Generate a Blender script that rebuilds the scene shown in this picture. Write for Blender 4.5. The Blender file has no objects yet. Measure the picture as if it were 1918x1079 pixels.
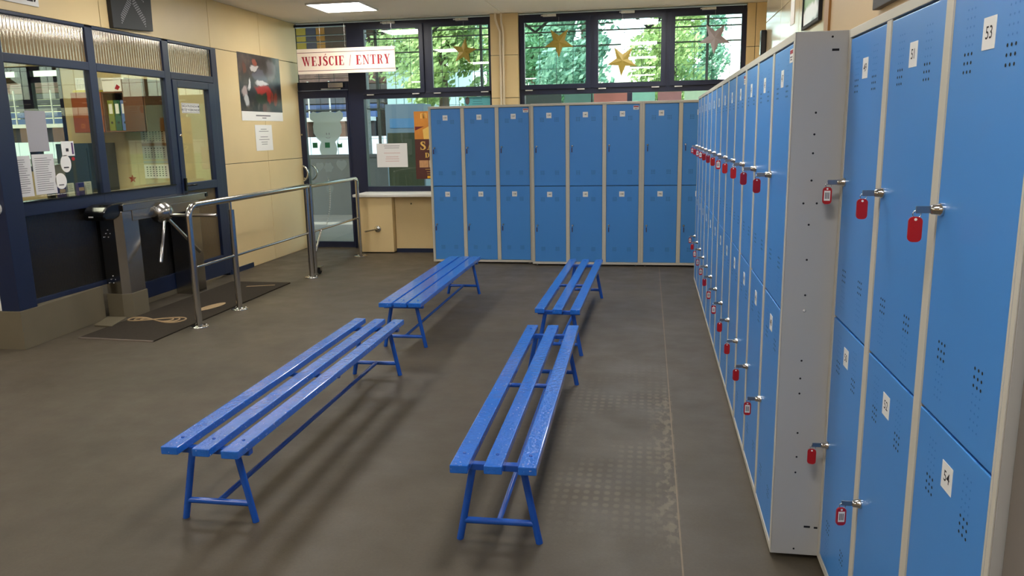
import bpy, bmesh, math, random
from mathutils import Vector, Matrix
random.seed(7)
SC = bpy.context.scene
COL = SC.collection

# ------------------------------------------------------------------ camera
F_PX, YAW, PITCH, ROLL, CAM_H = 1475.46, 0.1759, 0.197, -0.0192, 1.4992
def set_camera():
    cy, sy, cp, sp = math.cos(YAW), math.sin(YAW), math.cos(PITCH), math.sin(PITCH)
    fwd = Vector((-sy*cp, cy*cp, -sp)); right = Vector((cy, sy, 0)); up = right.cross(fwd)
    cr, sr = math.cos(ROLL), math.sin(ROLL)
    r2 = cr*right + sr*up; u2 = -sr*right + cr*up
    cd = bpy.data.cameras.new('camera'); co = bpy.data.objects.new('camera', cd); COL.objects.link(co)
    m = Matrix((r2, u2, -fwd)).transposed().to_4x4(); m.translation = (0, 0, CAM_H)
    co.matrix_world = m
    cd.sensor_width = 36; cd.lens = F_PX*36/1918; cd.clip_start = 0.02; cd.clip_end = 400
    SC.camera = co
set_camera()

# ------------------------------------------------------------------ light and exposure
LED_STRENGTH = 28.0
SKY_STRENGTH = 1.1
SUN_STRENGTH = 5.0
SC.view_settings.view_transform = 'Standard'
SC.view_settings.look = 'None'
SC.view_settings.gamma = 1
SC.view_settings.use_curve_mapping = False
SC.view_settings.exposure = 0.0
w = bpy.data.worlds.new('sky'); SC.world = w; w.use_nodes = True
nt = w.node_tree; nt.nodes.clear()
bg = nt.nodes.new('ShaderNodeBackground'); so = nt.nodes.new('ShaderNodeOutputWorld'); sk = nt.nodes.new('ShaderNodeTexSky')
sk.sky_type = 'NISHITA'; sk.sun_disc = False; sk.sun_elevation = math.radians(48); sk.sun_rotation = math.radians(200); sk.air_density = 1.2; sk.dust_density = 2.5
bg.inputs['Strength'].default_value = SKY_STRENGTH
nt.links.new(sk.outputs[0], bg.inputs[0]); nt.links.new(bg.outputs[0], so.inputs[0])
sl = bpy.data.lights.new('sun', 'SUN'); sl.energy = SUN_STRENGTH; sl.angle = 0.02; sl.color = (1, .95, .85)
sun = bpy.data.objects.new('sun', sl); COL.objects.link(sun)
sun.rotation_euler = Vector((0.35, 0.62, -0.75)).to_track_quat('-Z', 'Y').to_euler(); sun.location = (-10, -10, 30)

# ------------------------------------------------------------------ materials
def lin(c):
    return tuple(((x/255)/12.92 if x/255 <= .04045 else ((x/255+.055)/1.055)**2.4) for x in c)
MATS = {}
def mat(name, rgb, rough=.5, metal=0, noise=0, nscale=8, bump=0, bscale=60, spec=.5, coat=0, emit=0, stretch=None):
    """plain procedural material: colour, slight noise variation and fine relief"""
    if name in MATS: return MATS[name]
    m = bpy.data.materials.new(name); m.use_nodes = True; n = m.node_tree.nodes; l = m.node_tree.links
    b = n['Principled BSDF']; c = lin(rgb)
    b.inputs['Base Color'].default_value = (*c, 1); b.inputs['Roughness'].default_value = rough
    b.inputs['Metallic'].default_value = metal; b.inputs['Specular IOR Level'].default_value = spec
    b.inputs['Coat Weight'].default_value = coat; b.inputs['Coat Roughness'].default_value = .08
    tc = None
    def coords():
        nonlocal tc
        if tc is None:
            t = n.new('ShaderNodeTexCoord'); mp = n.new('ShaderNodeMapping'); l.new(t.outputs['Object'], mp.inputs[0])
            if stretch: mp.inputs['Scale'].default_value = stretch
            tc = mp.outputs[0]
        return tc
    if noise:
        t = n.new('ShaderNodeTexNoise'); t.inputs['Scale'].default_value = nscale; t.inputs['Detail'].default_value = 5
        l.new(coords(), t.inputs['Vector'])
        r = n.new('ShaderNodeMix'); r.data_type = 'RGBA'
        r.inputs[6].default_value = (*[max(0, x*(1-noise)) for x in c], 1); r.inputs[7].default_value = (*[min(1, x*(1+noise)) for x in c], 1)
        l.new(t.outputs['Fac'], r.inputs[0]); l.new(r.outputs[2], b.inputs['Base Color'])
    if bump:
        t = n.new('ShaderNodeTexNoise'); t.inputs['Scale'].default_value = bscale; t.inputs['Detail'].default_value = 4
        l.new(coords(), t.inputs['Vector'])
        bm = n.new('ShaderNodeBump'); bm.inputs['Strength'].default_value = bump; bm.inputs['Distance'].default_value = .01
        l.new(t.outputs['Fac'], bm.inputs['Height']); l.new(bm.outputs[0], b.inputs['Normal'])
    if emit:
        b.inputs['Emission Color'].default_value = (*c, 1); b.inputs['Emission Strength'].default_value = emit
    MATS[name] = m
    return m
def glass(name, tint=(245, 250, 248), refl=1.0, rough=0.0, ior=1.5):
    if name in MATS: return MATS[name]
    m = bpy.data.materials.new(name); m.use_nodes = True; n = m.node_tree.nodes; l = m.node_tree.links
    n.remove(n['Principled BSDF']); o = n['Material Output']
    t = n.new('ShaderNodeBsdfTransparent'); t.inputs[0].default_value = (*lin(tint), 1)
    g = n.new('ShaderNodeBsdfGlossy'); g.inputs['Roughness'].default_value = rough
    # reflectance of a thin pane, the same from both of its faces (Schlick)
    ge = n.new('ShaderNodeNewGeometry'); dt = n.new('ShaderNodeVectorMath'); dt.operation = 'DOT_PRODUCT'; l.new(ge.outputs['Normal'], dt.inputs[0]); l.new(ge.outputs['Incoming'], dt.inputs[1])
    def mth(op, a, b_):
        q = n.new('ShaderNodeMath'); q.operation = op
        for i, v in enumerate((a, b_)):
            if isinstance(v, (int, float)): q.inputs[i].default_value = v
            else: l.new(v, q.inputs[i])
        return q
    ab = mth('ABSOLUTE', dt.outputs['Value'], 0); om = mth('SUBTRACT', 1.0, ab.outputs[0]); p5 = mth('POWER', om.outputs[0], 5.0)
    k = mth('MULTIPLY_ADD', p5.outputs[0], .96*refl); k.inputs[2].default_value = .04*refl
    mx = n.new('ShaderNodeMixShader'); l.new(k.outputs[0], mx.inputs[0]); l.new(t.outputs[0], mx.inputs[1]); l.new(g.outputs[0], mx.inputs[2])
    l.new(mx.outputs[0], o.inputs[0]); MATS[name] = m
    return m
def frosted(name, rgb, alpha):
    if name in MATS: return MATS[name]
    m = bpy.data.materials.new(name); m.use_nodes = True; n = m.node_tree.nodes; l = m.node_tree.links
    b = n['Principled BSDF']; o = n['Material Output']
    b.inputs['Base Color'].default_value = (*lin(rgb), 1); b.inputs['Roughness'].default_value = .5
    t = n.new('ShaderNodeBsdfTransparent'); tl = n.new('ShaderNodeBsdfTranslucent'); tl.inputs[0].default_value = (*lin(rgb), 1)
    a = n.new('ShaderNodeMixShader'); a.inputs[0].default_value = .5; l.new(b.outputs[0], a.inputs[1]); l.new(tl.outputs[0], a.inputs[2])
    mx = n.new('ShaderNodeMixShader'); mx.inputs[0].default_value = alpha; l.new(t.outputs[0], mx.inputs[1]); l.new(a.outputs[0], mx.inputs[2])
    l.new(mx.outputs[0], o.inputs[0]); MATS[name] = m
    return m

BEIGE = mat('beige_panel', (228, 202, 150), .42, noise=.05, nscale=3, bump=.03, bscale=25)
BEIGE2 = mat('beige_paint', (192, 164, 122), .5, noise=.05, nscale=3)
TAUPE = mat('taupe_paint', (124, 116, 108), .6, noise=.04)
CEIL = mat('ceiling_paint', (242, 234, 222), .8, noise=.03, nscale=2)
NAVY = mat('navy_aluminium', (24, 32, 58), .38, noise=.06, nscale=4, bump=.02)
NAVYB = mat('booth_navy_aluminium', (22, 36, 66), .42, noise=.06, nscale=4, bump=.02)
CREAM = mat('locker_cream_steel', (205, 200, 184), .45, noise=.03, nscale=6)
LGREY = mat('locker_side_grey', (182, 182, 180), .5, noise=.03, nscale=4)
BLUE = mat('locker_blue_steel', (73, 145, 220), .36, noise=.05, nscale=1.6, bump=.015, bscale=9, spec=.5)
HOLE = mat('dark_hole', (14, 16, 22), .9)
DIMPLE = mat('blue_dimple', (56, 124, 200), .6)
PLATE = mat('white_label', (240, 240, 236), .5)
INK = mat('black_ink', (28, 26, 30), .7)
CHROME = mat('chrome', (215, 215, 215), .12, 1)
STEEL = mat('brushed_steel', (172, 170, 166), .22, 1, noise=.05, nscale=3, stretch=(1, 1, 40))
INOX = mat('polished_inox', (200, 198, 194), .16, 1)
KEYM = mat('key_steel', (165, 168, 172), .3, 1)
REDTAG = mat('red_plastic_tag', (176, 18, 34), .3, coat=.3)
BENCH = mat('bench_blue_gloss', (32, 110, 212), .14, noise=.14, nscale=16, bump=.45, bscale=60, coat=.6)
def add_glints(m, rgb, scale=95, thr=.70):
    """tiny highlights on paint bubbles, put into the base colour as pale specks"""
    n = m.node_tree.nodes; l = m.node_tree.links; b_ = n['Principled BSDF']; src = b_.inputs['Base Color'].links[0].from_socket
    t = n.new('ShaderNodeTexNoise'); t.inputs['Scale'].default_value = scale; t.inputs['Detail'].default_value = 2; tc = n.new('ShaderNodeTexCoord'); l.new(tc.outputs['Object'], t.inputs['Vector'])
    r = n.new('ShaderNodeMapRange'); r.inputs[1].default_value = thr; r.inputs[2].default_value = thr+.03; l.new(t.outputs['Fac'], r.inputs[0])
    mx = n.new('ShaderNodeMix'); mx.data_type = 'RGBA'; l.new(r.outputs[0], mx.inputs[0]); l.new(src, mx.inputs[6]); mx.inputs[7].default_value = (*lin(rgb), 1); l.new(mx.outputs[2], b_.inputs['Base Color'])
add_glints(BENCH, (176, 200, 236))  # pale dots imitate crisp highlights on the glossy planks
BENCHM = mat('bench_tube_blue', (26, 88, 186), .25, bump=.05, bscale=60, coat=.3)
BLACKP = mat('black_plastic', (14, 14, 15), .18)
RUBBER = mat('black_rubber', (22, 22, 22), .7)
PAPER = mat('paper_white', (222, 220, 218), .7)
PAPERW = mat('paper_bright', (240, 238, 232), .7)
GREYP = mat('paper_grey', (168, 166, 170), .7)
TEXT = mat('print_grey', (120, 118, 120), .8)
REDP = mat('print_red', (166, 10, 34), .55)
DKRED = mat('print_dark_red', (110, 28, 34), .6)
GLASS = glass('window_glass')
BGLASS = glass('booth_glass', (235, 238, 225), 1.25)
WOOD = mat('wood_strip', (158, 112, 58), .45, noise=.2, nscale=10, stretch=(8, 8, .6))
WHITE = mat('white_paint', (232, 230, 224), .4)
GOLD = mat('gold_card', (160, 138, 56), .45, .1, noise=.1)
SILV = mat('silver_card', (176, 166, 168), .5, .15, noise=.08)
DARKM = mat('dark_steel', (42, 56, 58), .5)

# ------------------------------------------------------------------ mesh builder
class MB:
    def __init__(s): s.v = []; s.f = []; s.mi = []; s.sm = []; s.mats = []
    def add(s, vs, fs, m, smooth=False):
        if m not in s.mats: s.mats.append(m)
        k = s.mats.index(m); b = len(s.v); s.v += [tuple(x) for x in vs]
        for f in fs: s.f.append(tuple(b+i for i in f)); s.mi.append(k); s.sm.append(smooth)
        return s
    def box(s, lo, hi, m, M=None):
        x0, y0, z0 = lo; x1, y1, z1 = hi
        vs = [(x0,y0,z0),(x1,y0,z0),(x1,y1,z0),(x0,y1,z0),(x0,y0,z1),(x1,y0,z1),(x1,y1,z1),(x0,y1,z1)]
        if M: vs = [M @ Vector(q) for q in vs]
        return s.add(vs, [(0,3,2,1),(4,5,6,7),(0,1,5,4),(1,2,6,5),(2,3,7,6),(3,0,4,7)], m)
    def tube(s, pts, r, m, n=12, closed=False, smooth=True, caps=True):
        pts = [Vector(q) for q in pts]; k = len(pts); rr = r if isinstance(r, (list, tuple)) else [r]*k
        ts = []
        for i in range(k):
            a = pts[i-1] if (i or closed) else pts[i]; b = pts[(i+1) % k] if (i < k-1 or closed) else pts[i]
            ts.append((b-a).normalized())
        nrm = Vector((0,0,1)) if abs(ts[0].z) < .9 else Vector((1,0,0))
        nrm = (nrm - ts[0]*nrm.dot(ts[0])).normalized(); vs = []
        for i in range(k):
            nrm = (nrm - ts[i]*nrm.dot(ts[i])).normalized(); bn = ts[i].cross(nrm)
            for j in range(n):
                a = 2*math.pi*j/n; vs.append(pts[i] + (nrm*math.cos(a)+bn*math.sin(a))*rr[i])
        fs = []
        for i in range(k if closed else k-1):
            for j in range(n):
                a = i*n+j; b = i*n+(j+1) % n; i2 = (i+1) % k
                fs.append((a, b, i2*n+(j+1) % n, i2*n+j))
        s.add(vs, fs, m, smooth)
        if caps and not closed:
            s.add(vs[:n], [tuple(range(n-1, -1, -1))], m); s.add(vs[-n:], [tuple(range(n))], m)
        return s
    def prism(s, poly, fn, d0, d1, m):
        """extrude a 2-D outline between depths; fn(u, v, d) gives the point"""
        n = len(poly); vs = [fn(u, v, d0) for u, v in poly] + [fn(u, v, d1) for u, v in poly]
        fs = [tuple(range(n)), tuple(range(2*n-1, n-1, -1))] + [(i, n+i, n+(i+1) % n, (i+1) % n) for i in range(n)]
        return s.add(vs, fs, m)
    def lathe(s, prof, c, m, n=16, axis='z', smooth=True):
        vs = []
        for r, h in prof:
            for j in range(n):
                a = 2*math.pi*j/n; x, y = r*math.cos(a), r*math.sin(a)
                vs.append({'z': (c[0]+x, c[1]+y, c[2]+h), 'y': (c[0]+x, c[1]+h, c[2]+y), 'x': (c[0]+h, c[1]+x, c[2]+y)}[axis])
        k = len(prof); fs = [(i*n+j, i*n+(j+1) % n, (i+1)*n+(j+1) % n, (i+1)*n+j) for i in range(k-1) for j in range(n)]
        s.add(vs, fs, m, smooth)
        return s.add(vs[:n], [tuple(range(n))], m).add(vs[-n:], [tuple(range(n))], m)
    def text(s, txt, fn, size, m, d=0, bold=0, align='CENTER'):
        vs, fs = text_mesh(txt, bold, align)
        return s.add([fn(x*size, y*size, d) for x, y in vs], fs, m)
    def mesh(s, name, bevel=0, seg=2):
        me = bpy.data.meshes.new(name); me.from_pydata(s.v, [], s.f)
        for m in s.mats: me.materials.append(m)
        for i, q in enumerate(me.polygons): q.material_index = s.mi[i]; q.use_smooth = s.sm[i]
        b = bmesh.new(); b.from_mesh(me)
        if bevel:
            ed = [e for e in b.edges if len(e.link_faces) == 2 and e.calc_face_angle(0) > .6]
            bmesh.ops.bevel(b, geom=ed, offset=bevel, segments=seg, affect='EDGES', profile=.6)
        bmesh.ops.recalc_face_normals(b, faces=b.faces)
        b.to_mesh(me); b.free(); me.update()
        return me
    def build(s, name, parent=None, loc=(0,0,0), rz=0, bevel=0, seg=2, **t):
        return link(name, s.mesh(name, bevel, seg), parent, loc, rz, **t)
def link(name, me, parent=None, loc=(0,0,0), rz=0, label=None, cat=None, group=None, kind=None):
    o = bpy.data.objects.new(name, me); COL.objects.link(o)
    o.parent = parent; o.location = loc; o.rotation_euler = (0, 0, rz)
    for k, q in (('label', label), ('category', cat), ('group', group), ('kind', kind)):
        if q: o[k] = q
    return o
def thing(name, label, cat, loc=(0,0,0), rz=0, group=None, kind=None):
    return link(name, None, None, loc, rz, label, cat, group, kind)
def struct(name, label, loc=(0,0,0), rz=0):
    return link(name, None, None, loc, rz, label, None, None, 'structure')
def boxo(name, lo, hi, m, parent=None, bevel=0, **t):
    return MB().box(lo, hi, m).build(name, parent, bevel=bevel, **t)
_TXT = {}
def text_mesh(txt, bold=0, align='CENTER'):
    k = (txt, bold, align)
    if k not in _TXT:
        c = bpy.data.curves.new('lettering', 'FONT'); c.body = txt; c.align_x = align; c.align_y = 'CENTER'; c.offset = bold; c.resolution_u = 3
        o = bpy.data.objects.new('lettering', c); COL.objects.link(o)
        me = bpy.data.meshes.new_from_object(o.evaluated_get(bpy.context.evaluated_depsgraph_get()))
        _TXT[k] = ([(q.co.x, q.co.y) for q in me.vertices], [tuple(q.vertices) for q in me.polygons])
        bpy.data.objects.remove(o); bpy.data.curves.remove(c); bpy.data.meshes.remove(me)
    return _TXT[k]
# mappings (u right, v up, d towards the viewer) for surfaces facing -Y, and for the left wall facing +X
def on_back(x0, y0, z0): return lambda u, v, d=0: (x0+u, y0-d, z0+v)
def on_left(x0, y0, z0): return lambda u, v, d=0: (x0+d, y0+u, z0+v)
def on_right(x0, y0, z0): return lambda u, v, d=0: (x0-d, y0-u, z0+v)
def rect(w_, h_): return [(-w_/2, -h_/2), (w_/2, -h_/2), (w_/2, h_/2), (-w_/2, h_/2)]
def rrect(w_, h_, r, n=4):
    out = []
    for cx, cy, a0 in ((w_/2-r, h_/2-r, 0), (-w_/2+r, h_/2-r, 90), (-w_/2+r, -h_/2+r, 180), (w_/2-r, -h_/2+r, 270)):
        for i in range(n+1): a = math.radians(a0+90*i/n); out.append((cx+r*math.cos(a), cy+r*math.sin(a)))
    return out
def ell(rx, ry, n=24, cx=0, cy=0): return [(cx+rx*math.cos(2*math.pi*i/n), cy+ry*math.sin(2*math.pi*i/n)) for i in range(n)]
def shift(poly, dx, dy): return [(u+dx, v+dy) for u, v in poly]
def arc(c, r, a0, a1, n, plane):
    """points of an arc; plane maps (u, v) offsets to 3-D"""
    return [plane(c[0]+r*math.cos(math.radians(a0+(a1-a0)*i/n)), c[1]+r*math.sin(math.radians(a0+(a1-a0)*i/n))) for i in range(n+1)]

# ------------------------------------------------------------------ serif lettering
def ribbon(pts):
    L, R = [], []
    for i, (x, y, h) in enumerate(pts):
        a = pts[max(0, i-1)]; b = pts[min(len(pts)-1, i+1)]
        dx, dy = b[0]-a[0], b[1]-a[1]; q = math.hypot(dx, dy) or 1
        L.append((x-dy/q*h, y+dx/q*h)); R.append((x+dy/q*h, y-dx/q*h))
    return L + R[::-1]
def bar(x0, y0, x1, y1): return [(x0, y0), (x1, y0), (x1, y1), (x0, y1)]
def stem(x, wd=.20, s=.07, h=.055):
    return [bar(x, h, x+wd, 1-h), bar(x-s, 0, x+wd+s, h), bar(x-s, 1-h, x+wd+s, 1)]
def serif_glyph(c):
    t = .055
    if c == 'W':
        return [[(.07,1),(.27,1),(.46,0),(.36,0)], [(.36,0),(.43,0),(.58,1),(.52,1)], [(.44,1),(.64,1),(.83,0),(.73,0)], [(.73,0),(.80,0),(.98,1),(.92,1)],
                bar(0,1-t,.34,1), bar(.40,1-t,.70,1), bar(.82,1-t,1.04,1)], 1.06
    if c == 'E':
        return stem(.07)[:1] + [bar(0,0,.56,t), bar(0,1-t,.56,1), bar(.25,.47,.42,.53), bar(.39,.38,.44,.62), [(.50,0),(.58,0),(.58,.27),(.54,.27)], [(.54,.73),(.58,.73),(.58,1),(.50,1)]], .64
    if c == 'J':
        return [bar(.20,.25,.38,1-t), bar(.11,1-t,.47,1), ribbon([(.29,.26,.09),(.28,.14,.085),(.22,.04,.06),(.12,.03,.045),(.05,.10,.05),(.06,.18,.06)])], .50
    if c in 'SŚ':
        g = [ribbon([(.47,.74,.02),(.45,.88,.035),(.34,.96,.045),(.20,.95,.06),(.11,.86,.08),(.11,.73,.09),(.20,.61,.10),(.34,.50,.105),(.44,.37,.10),(.46,.22,.09),(.39,.09,.07),(.26,.03,.045),(.13,.06,.035),(.06,.16,.03),(.04,.28,.02)]),
             bar(.43,.68,.49,1), bar(.02,0,.08,.32)]
        if c == 'Ś': g.append([(.22,1.08),(.28,1.08),(.42,1.24),(.34,1.27)])
        return g, .56
    if c == 'C':
        return [ribbon([(.53,.70,.02),(.50,.86,.035),(.40,.95,.045),(.28,.955,.05),(.17,.86,.075),(.12,.68,.09),(.11,.5,.095),(.12,.32,.09),(.17,.14,.075),(.28,.045,.05),(.40,.05,.045),(.50,.14,.035),(.54,.28,.02)]), bar(.50,.66,.56,1)], .60
    if c == 'I': return stem(.08), .36
    if c == '/': return [[(.02,-.08),(.07,-.08),(.26,1.06),(.21,1.06)]], .30
    if c == 'N':
        return [bar(.10,t,.16,1-t), bar(0,0,.27,t), bar(.0,1-t,.24,1), [(.07,1),(.26,1),(.67,0),(.57,0)], bar(.61,0,.67,1-t), bar(.50,1-t,.78,1)], .80
    if c == 'T':
        return [bar(.22,t,.40,1), bar(.12,0,.50,t), bar(0,1-t,.62,1), [(0,.72),(.04,.72),(.09,1),(0,1)], [(.58,.72),(.62,.72),(.62,1),(.53,1)]], .64
    if c == 'R':
        return stem(.07) + [ribbon([(.24,.97,.03),(.40,.96,.035),(.50,.86,.075),(.51,.74,.085),(.48,.60,.07),(.38,.52,.035),(.24,.51,.03)]), [(.33,.52),(.48,.52),(.62,t),(.70,0),(.50,0)]], .70
    if c == 'Y':
        return [[(.05,1),(.25,1),(.42,.45),(.25,.42)], [(.32,.42),(.40,.45),(.61,1),(.55,1)], bar(.25,t,.43,.46), bar(.15,0,.53,t), bar(-.02,1-t,.32,1), bar(.46,1-t,.70,1)], .68
    if c == 'A':
        return [[(.10,0),(.15,0),(.38,1),(.32,1)], [(.30,1),(.42,1),(.68,0),(.47,0)], bar(.2,.28,.5,.34), bar(.0,0,.25,t), bar(.40,0,.74,t)], .74
    if c == 'D':
        return stem(.07) + [ribbon([(.24,.97,.03),(.44,.93,.05),(.58,.75,.085),(.61,.5,.095),(.58,.25,.085),(.44,.07,.05),(.24,.03,.03)])], .72
    if c == 'O':
        return [ribbon([(.36,.965,.045),(.2,.88,.07),(.11,.68,.09),(.1,.5,.095),(.11,.32,.09),(.2,.12,.07),(.36,.035,.045)]), ribbon([(.36,.035,.045),(.52,.12,.07),(.61,.32,.09),(.62,.5,.095),(.61,.68,.09),(.52,.88,.07),(.36,.965,.045)])], .74
    return [], .32
def serif_text(mb, txt, fn, h, m, width=None, d0=0, d1=.002):
    tot = sum(serif_glyph(c)[1]+.10 for c in txt); k = (width/tot) if width else h; x = 0
    for c in txt:
        g, a = serif_glyph(c)
        for poly in g: mb.prism([((x+u)*k, v*h) for u, v in poly], fn, d0, d1, m)
        x += a+.10

# ------------------------------------------------------------------ the room
XL, YB, ZC = -4.55, 9.98, 2.90
def floor_material():
    m = bpy.data.materials.new('rubber_floor'); m.use_nodes = True; n = m.node_tree.nodes; l = m.node_tree.links; b = n['Principled BSDF']
    tc = n.new('ShaderNodeTexCoord')
    def noise(scale, detail=6, stretch=None, rough=.55):
        t = n.new('ShaderNodeTexNoise'); t.inputs['Scale'].default_value = scale; t.inputs['Detail'].default_value = detail; t.inputs['Roughness'].default_value = rough
        mp = n.new('ShaderNodeMapping'); l.new(tc.outputs['Object'], mp.inputs[0])
        if stretch: mp.inputs['Scale'].default_value = stretch
        l.new(mp.outputs[0], t.inputs['Vector']); return t.outputs['Fac']
    def ramp(src, a, bb, c0=0, c1=1):
        r = n.new('ShaderNodeMapRange'); r.inputs[1].default_value = a; r.inputs[2].default_value = bb; r.inputs[3].default_value = c0; r.inputs[4].default_value = c1
        l.new(src, r.inputs[0]); return r.outputs[0]
    def math_(op, a, c):
        k = n.new('ShaderNodeMath'); k.operation = op
        for i, q in enumerate((a, c)):
            if isinstance(q, (int, float)): k.inputs[i].default_value = q
            else: l.new(q, k.inputs[i])
        return k.outputs[0]
    def mix(fac, a, c):
        k = n.new('ShaderNodeMix'); k.data_type = 'RGBA'; l.new(fac, k.inputs[0])
        for i, q in ((6, a), (7, c)):
            if isinstance(q, tuple): k.inputs[i].default_value = (*lin(q), 1)
            else: l.new(q, k.inputs[i])
        return k.outputs[2]
    base = mix(ramp(noise(1.3), .3, .7), (78, 70, 57), (92, 83, 68))
    base = mix(ramp(noise(90, 3), .3, .75, 0, .35), base, (66, 60, 51))
    sx = n.new('ShaderNodeSeparateXYZ'); l.new(tc.outputs['Object'], sx.inputs[0]); X, Y = sx.outputs[0], sx.outputs[1]
    # rows of worn studs that show through (a lattice of blobs), strongest between the benches and the seam
    sxn = math_('MULTIPLY_ADD', math_('SINE', math_('MULTIPLY', X, 2*math.pi/.043), 0), .5); syn = math_('MULTIPLY_ADD', math_('SINE', math_('MULTIPLY', Y, 2*math.pi/.056), 0), .5)
    for q_ in (sxn, syn): q_.node.inputs[2].default_value = .5
    stud = ramp(math_('MULTIPLY', sxn, syn), .15, .6)
    band = math_('MULTIPLY', ramp(X, -.75, -.3), ramp(X, .14, .11)); band = math_('MULTIPLY', band, math_('MULTIPLY', ramp(Y, 2.6, 3.0), ramp(Y, 5.2, 4.4)))
    worn = math_('MULTIPLY', stud, math_('MULTIPLY', band, ramp(noise(2.2, 4), .42, .62)))
    base = mix(math_('MULTIPLY', worn, .32), base, (128, 117, 98))
    # scuffed edge beside the seam
    edge = math_('MULTIPLY', ramp(X, .0, .10), ramp(X, .136, .126)); edge = math_('MULTIPLY', edge, math_('MULTIPLY', ramp(Y, 2.5, 2.9), ramp(Y, 4.6, 4.2)))
    scuff = math_('MULTIPLY', edge, ramp(noise(16, 5, (1.6, .7, 1)), .5, .56))
    base = mix(math_('MULTIPLY', scuff, .42), base, (138, 126, 104))
    # pale specks of litter
    base = mix(math_('MULTIPLY', ramp(noise(26, 2), .80, .83), .6), base, (170, 160, 145))
    l.new(base, b.inputs['Base Color']); b.inputs['Specular IOR Level'].default_value = .35
    l.new(ramp(noise(4), .3, .7, .42, .6), b.inputs['Roughness'])
    hgt = math_('ADD', math_('MULTIPLY', noise(160, 3), .5), math_('MULTIPLY', math_('MULTIPLY', sxn, syn), .25))
    bp = n.new('ShaderNodeBump'); bp.inputs['Strength'].default_value = .12; bp.inputs['Distance'].default_value = .004
    l.new(hgt, bp.inputs['Height']); l.new(bp.outputs[0], b.inputs['Normal'])
    return m
FLOOR = floor_material()
fl = struct('floor', 'dark grey brown rubber floor of the hall')
# two sheets that meet in the seam running towards the back lockers
SEAM0, SEAM1 = (.155, -3.5), (.098, 9.0)
MB().prism([(-9.2, -3.7), (SEAM0[0]-.001, -3.7), (SEAM1[0]-.001, 10.06), (-9.2, 10.06)], lambda u, v, d: (u, v, d), -.1, 0, FLOOR).build('rubber_sheet', fl)
MB().prism([(SEAM0[0]+.0015, -3.7), (1.6, -3.7), (1.6, 10.06), (SEAM1[0]+.0015, 10.06)], lambda u, v, d: (u, v, d), -.1, 0, FLOOR).build('rubber_sheet', fl)
SEAMM = mat('seam_glue', (128, 112, 92), .7, noise=.35, nscale=9)
MB().prism([(SEAM0[0]-.003, -3.7), (SEAM0[0]+.003, -3.7), (SEAM1[0]+.003, 10.0), (SEAM1[0]-.003, 10.0)], lambda u, v, d: (u, v, d), -.03, .0006, SEAMM).build('seam', fl)
cl = struct('ceiling', 'smooth cream ceiling slabs of the hall')
for i, (a, b_) in enumerate(((-9.2, -5.82), (-5.815, -1.815), (-1.81, 1.6))):
    for c, d in ((-3.7, 1.19), (1.195, 5.59), (5.595, 10.2)):
        boxo('ceiling_slab', (a, c, ZC), (b_, d, ZC+.15), CEIL, cl)
# left wall beyond the booth, in big panels
wl = struct('wall_left', 'cream panelled wall between the booth and the entrance door')
def panels(parent, ys, zs, place, m, gap=.003, th=.018):
    for i in range(len(ys)-1):
        for j in range(len(zs)-1):
            place(ys[i]+gap, ys[i+1]-gap, zs[j]+gap, zs[j+1]-gap, m, parent, th)
def pl_left(a, b_, c, d, m, par, th): boxo('panel', (XL-th, a, c), (XL, b_, d), m, par, bevel=.002)
panels(wl, [7.89, 8.98, 9.98], [.0, 1.20, 2.41, 2.90], pl_left, BEIGE)
panels(wl, [4.86, 6.2, 7.89], [2.41, 2.90], pl_left, BEIGE)
boxo('backing', (XL-.10, 7.86, 0), (XL-.02, 10.05, 2.9), HOLE, wl)
boxo('backing', (XL-.10, 4.86, 2.40), (XL-.02, 7.86, 2.9), HOLE, wl)
boxo('baseboard_left', (XL, 7.90, 0), (XL+.012, 8.40, .055), NAVYB, None, kind='structure', label='short navy skirting strip beside the booth door')
# right side: panelled upper wall above the lockers, then a step back to the window
wr = struct('wall_right', 'glossy cream panelled wall above the right hand lockers')
XR = 1.0
GLOSSB = mat('glossy_cream_panel', (222, 198, 156), .16, noise=.04, nscale=3, bump=.05, bscale=5, coat=.3)
def pl_right(a, b_, c, d, m, par, th): boxo('panel', (XR, a, c), (XR+th, b_, d), m, par, bevel=.002)
panels(wr, [5.10, 6.02, 6.85, 7.70], [1.2, 2.41, 2.90], pl_right, GLOSSB)
panels(wr, [-3.6, 1.0, 4.98], [0, 2.90], pl_right, BEIGE2)
boxo('backing', (XR+.02, -3.6, 0), (XR+.12, 7.70, 2.9), BEIGE2, wr)
boxo('wood_strip', (XR-.012, 4.98, 0), (XR+.018, 5.10, 2.9), WOOD, wr)
boxo('panel', (XR+.02, 7.70, 0), (1.42, 7.72, 2.9), BEIGE, wr)
boxo('panel', (1.40, 7.72, 0), (1.42, 10.05, 2.9), BEIGE, wr)
# near right: plain pillar after the last locker
boxo('wall_near_right', (.612, -3.6, 0), (.98, 1.372, 2.9), TAUPE, None, kind='structure', label='plain taupe pillar at the right edge beside locker 53')
boxo('wall_front', (-9.2, -3.7, 0), (1.6, -3.6, 2.9), BEIGE2, None, kind='structure', label='cream wall behind the viewer')
boxo('wall_far_left', (-9.2, -3.6, 0), (-9.1, 10.1, 2.9), BEIGE2, None, kind='structure', label='cream wall at the far left')
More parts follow.
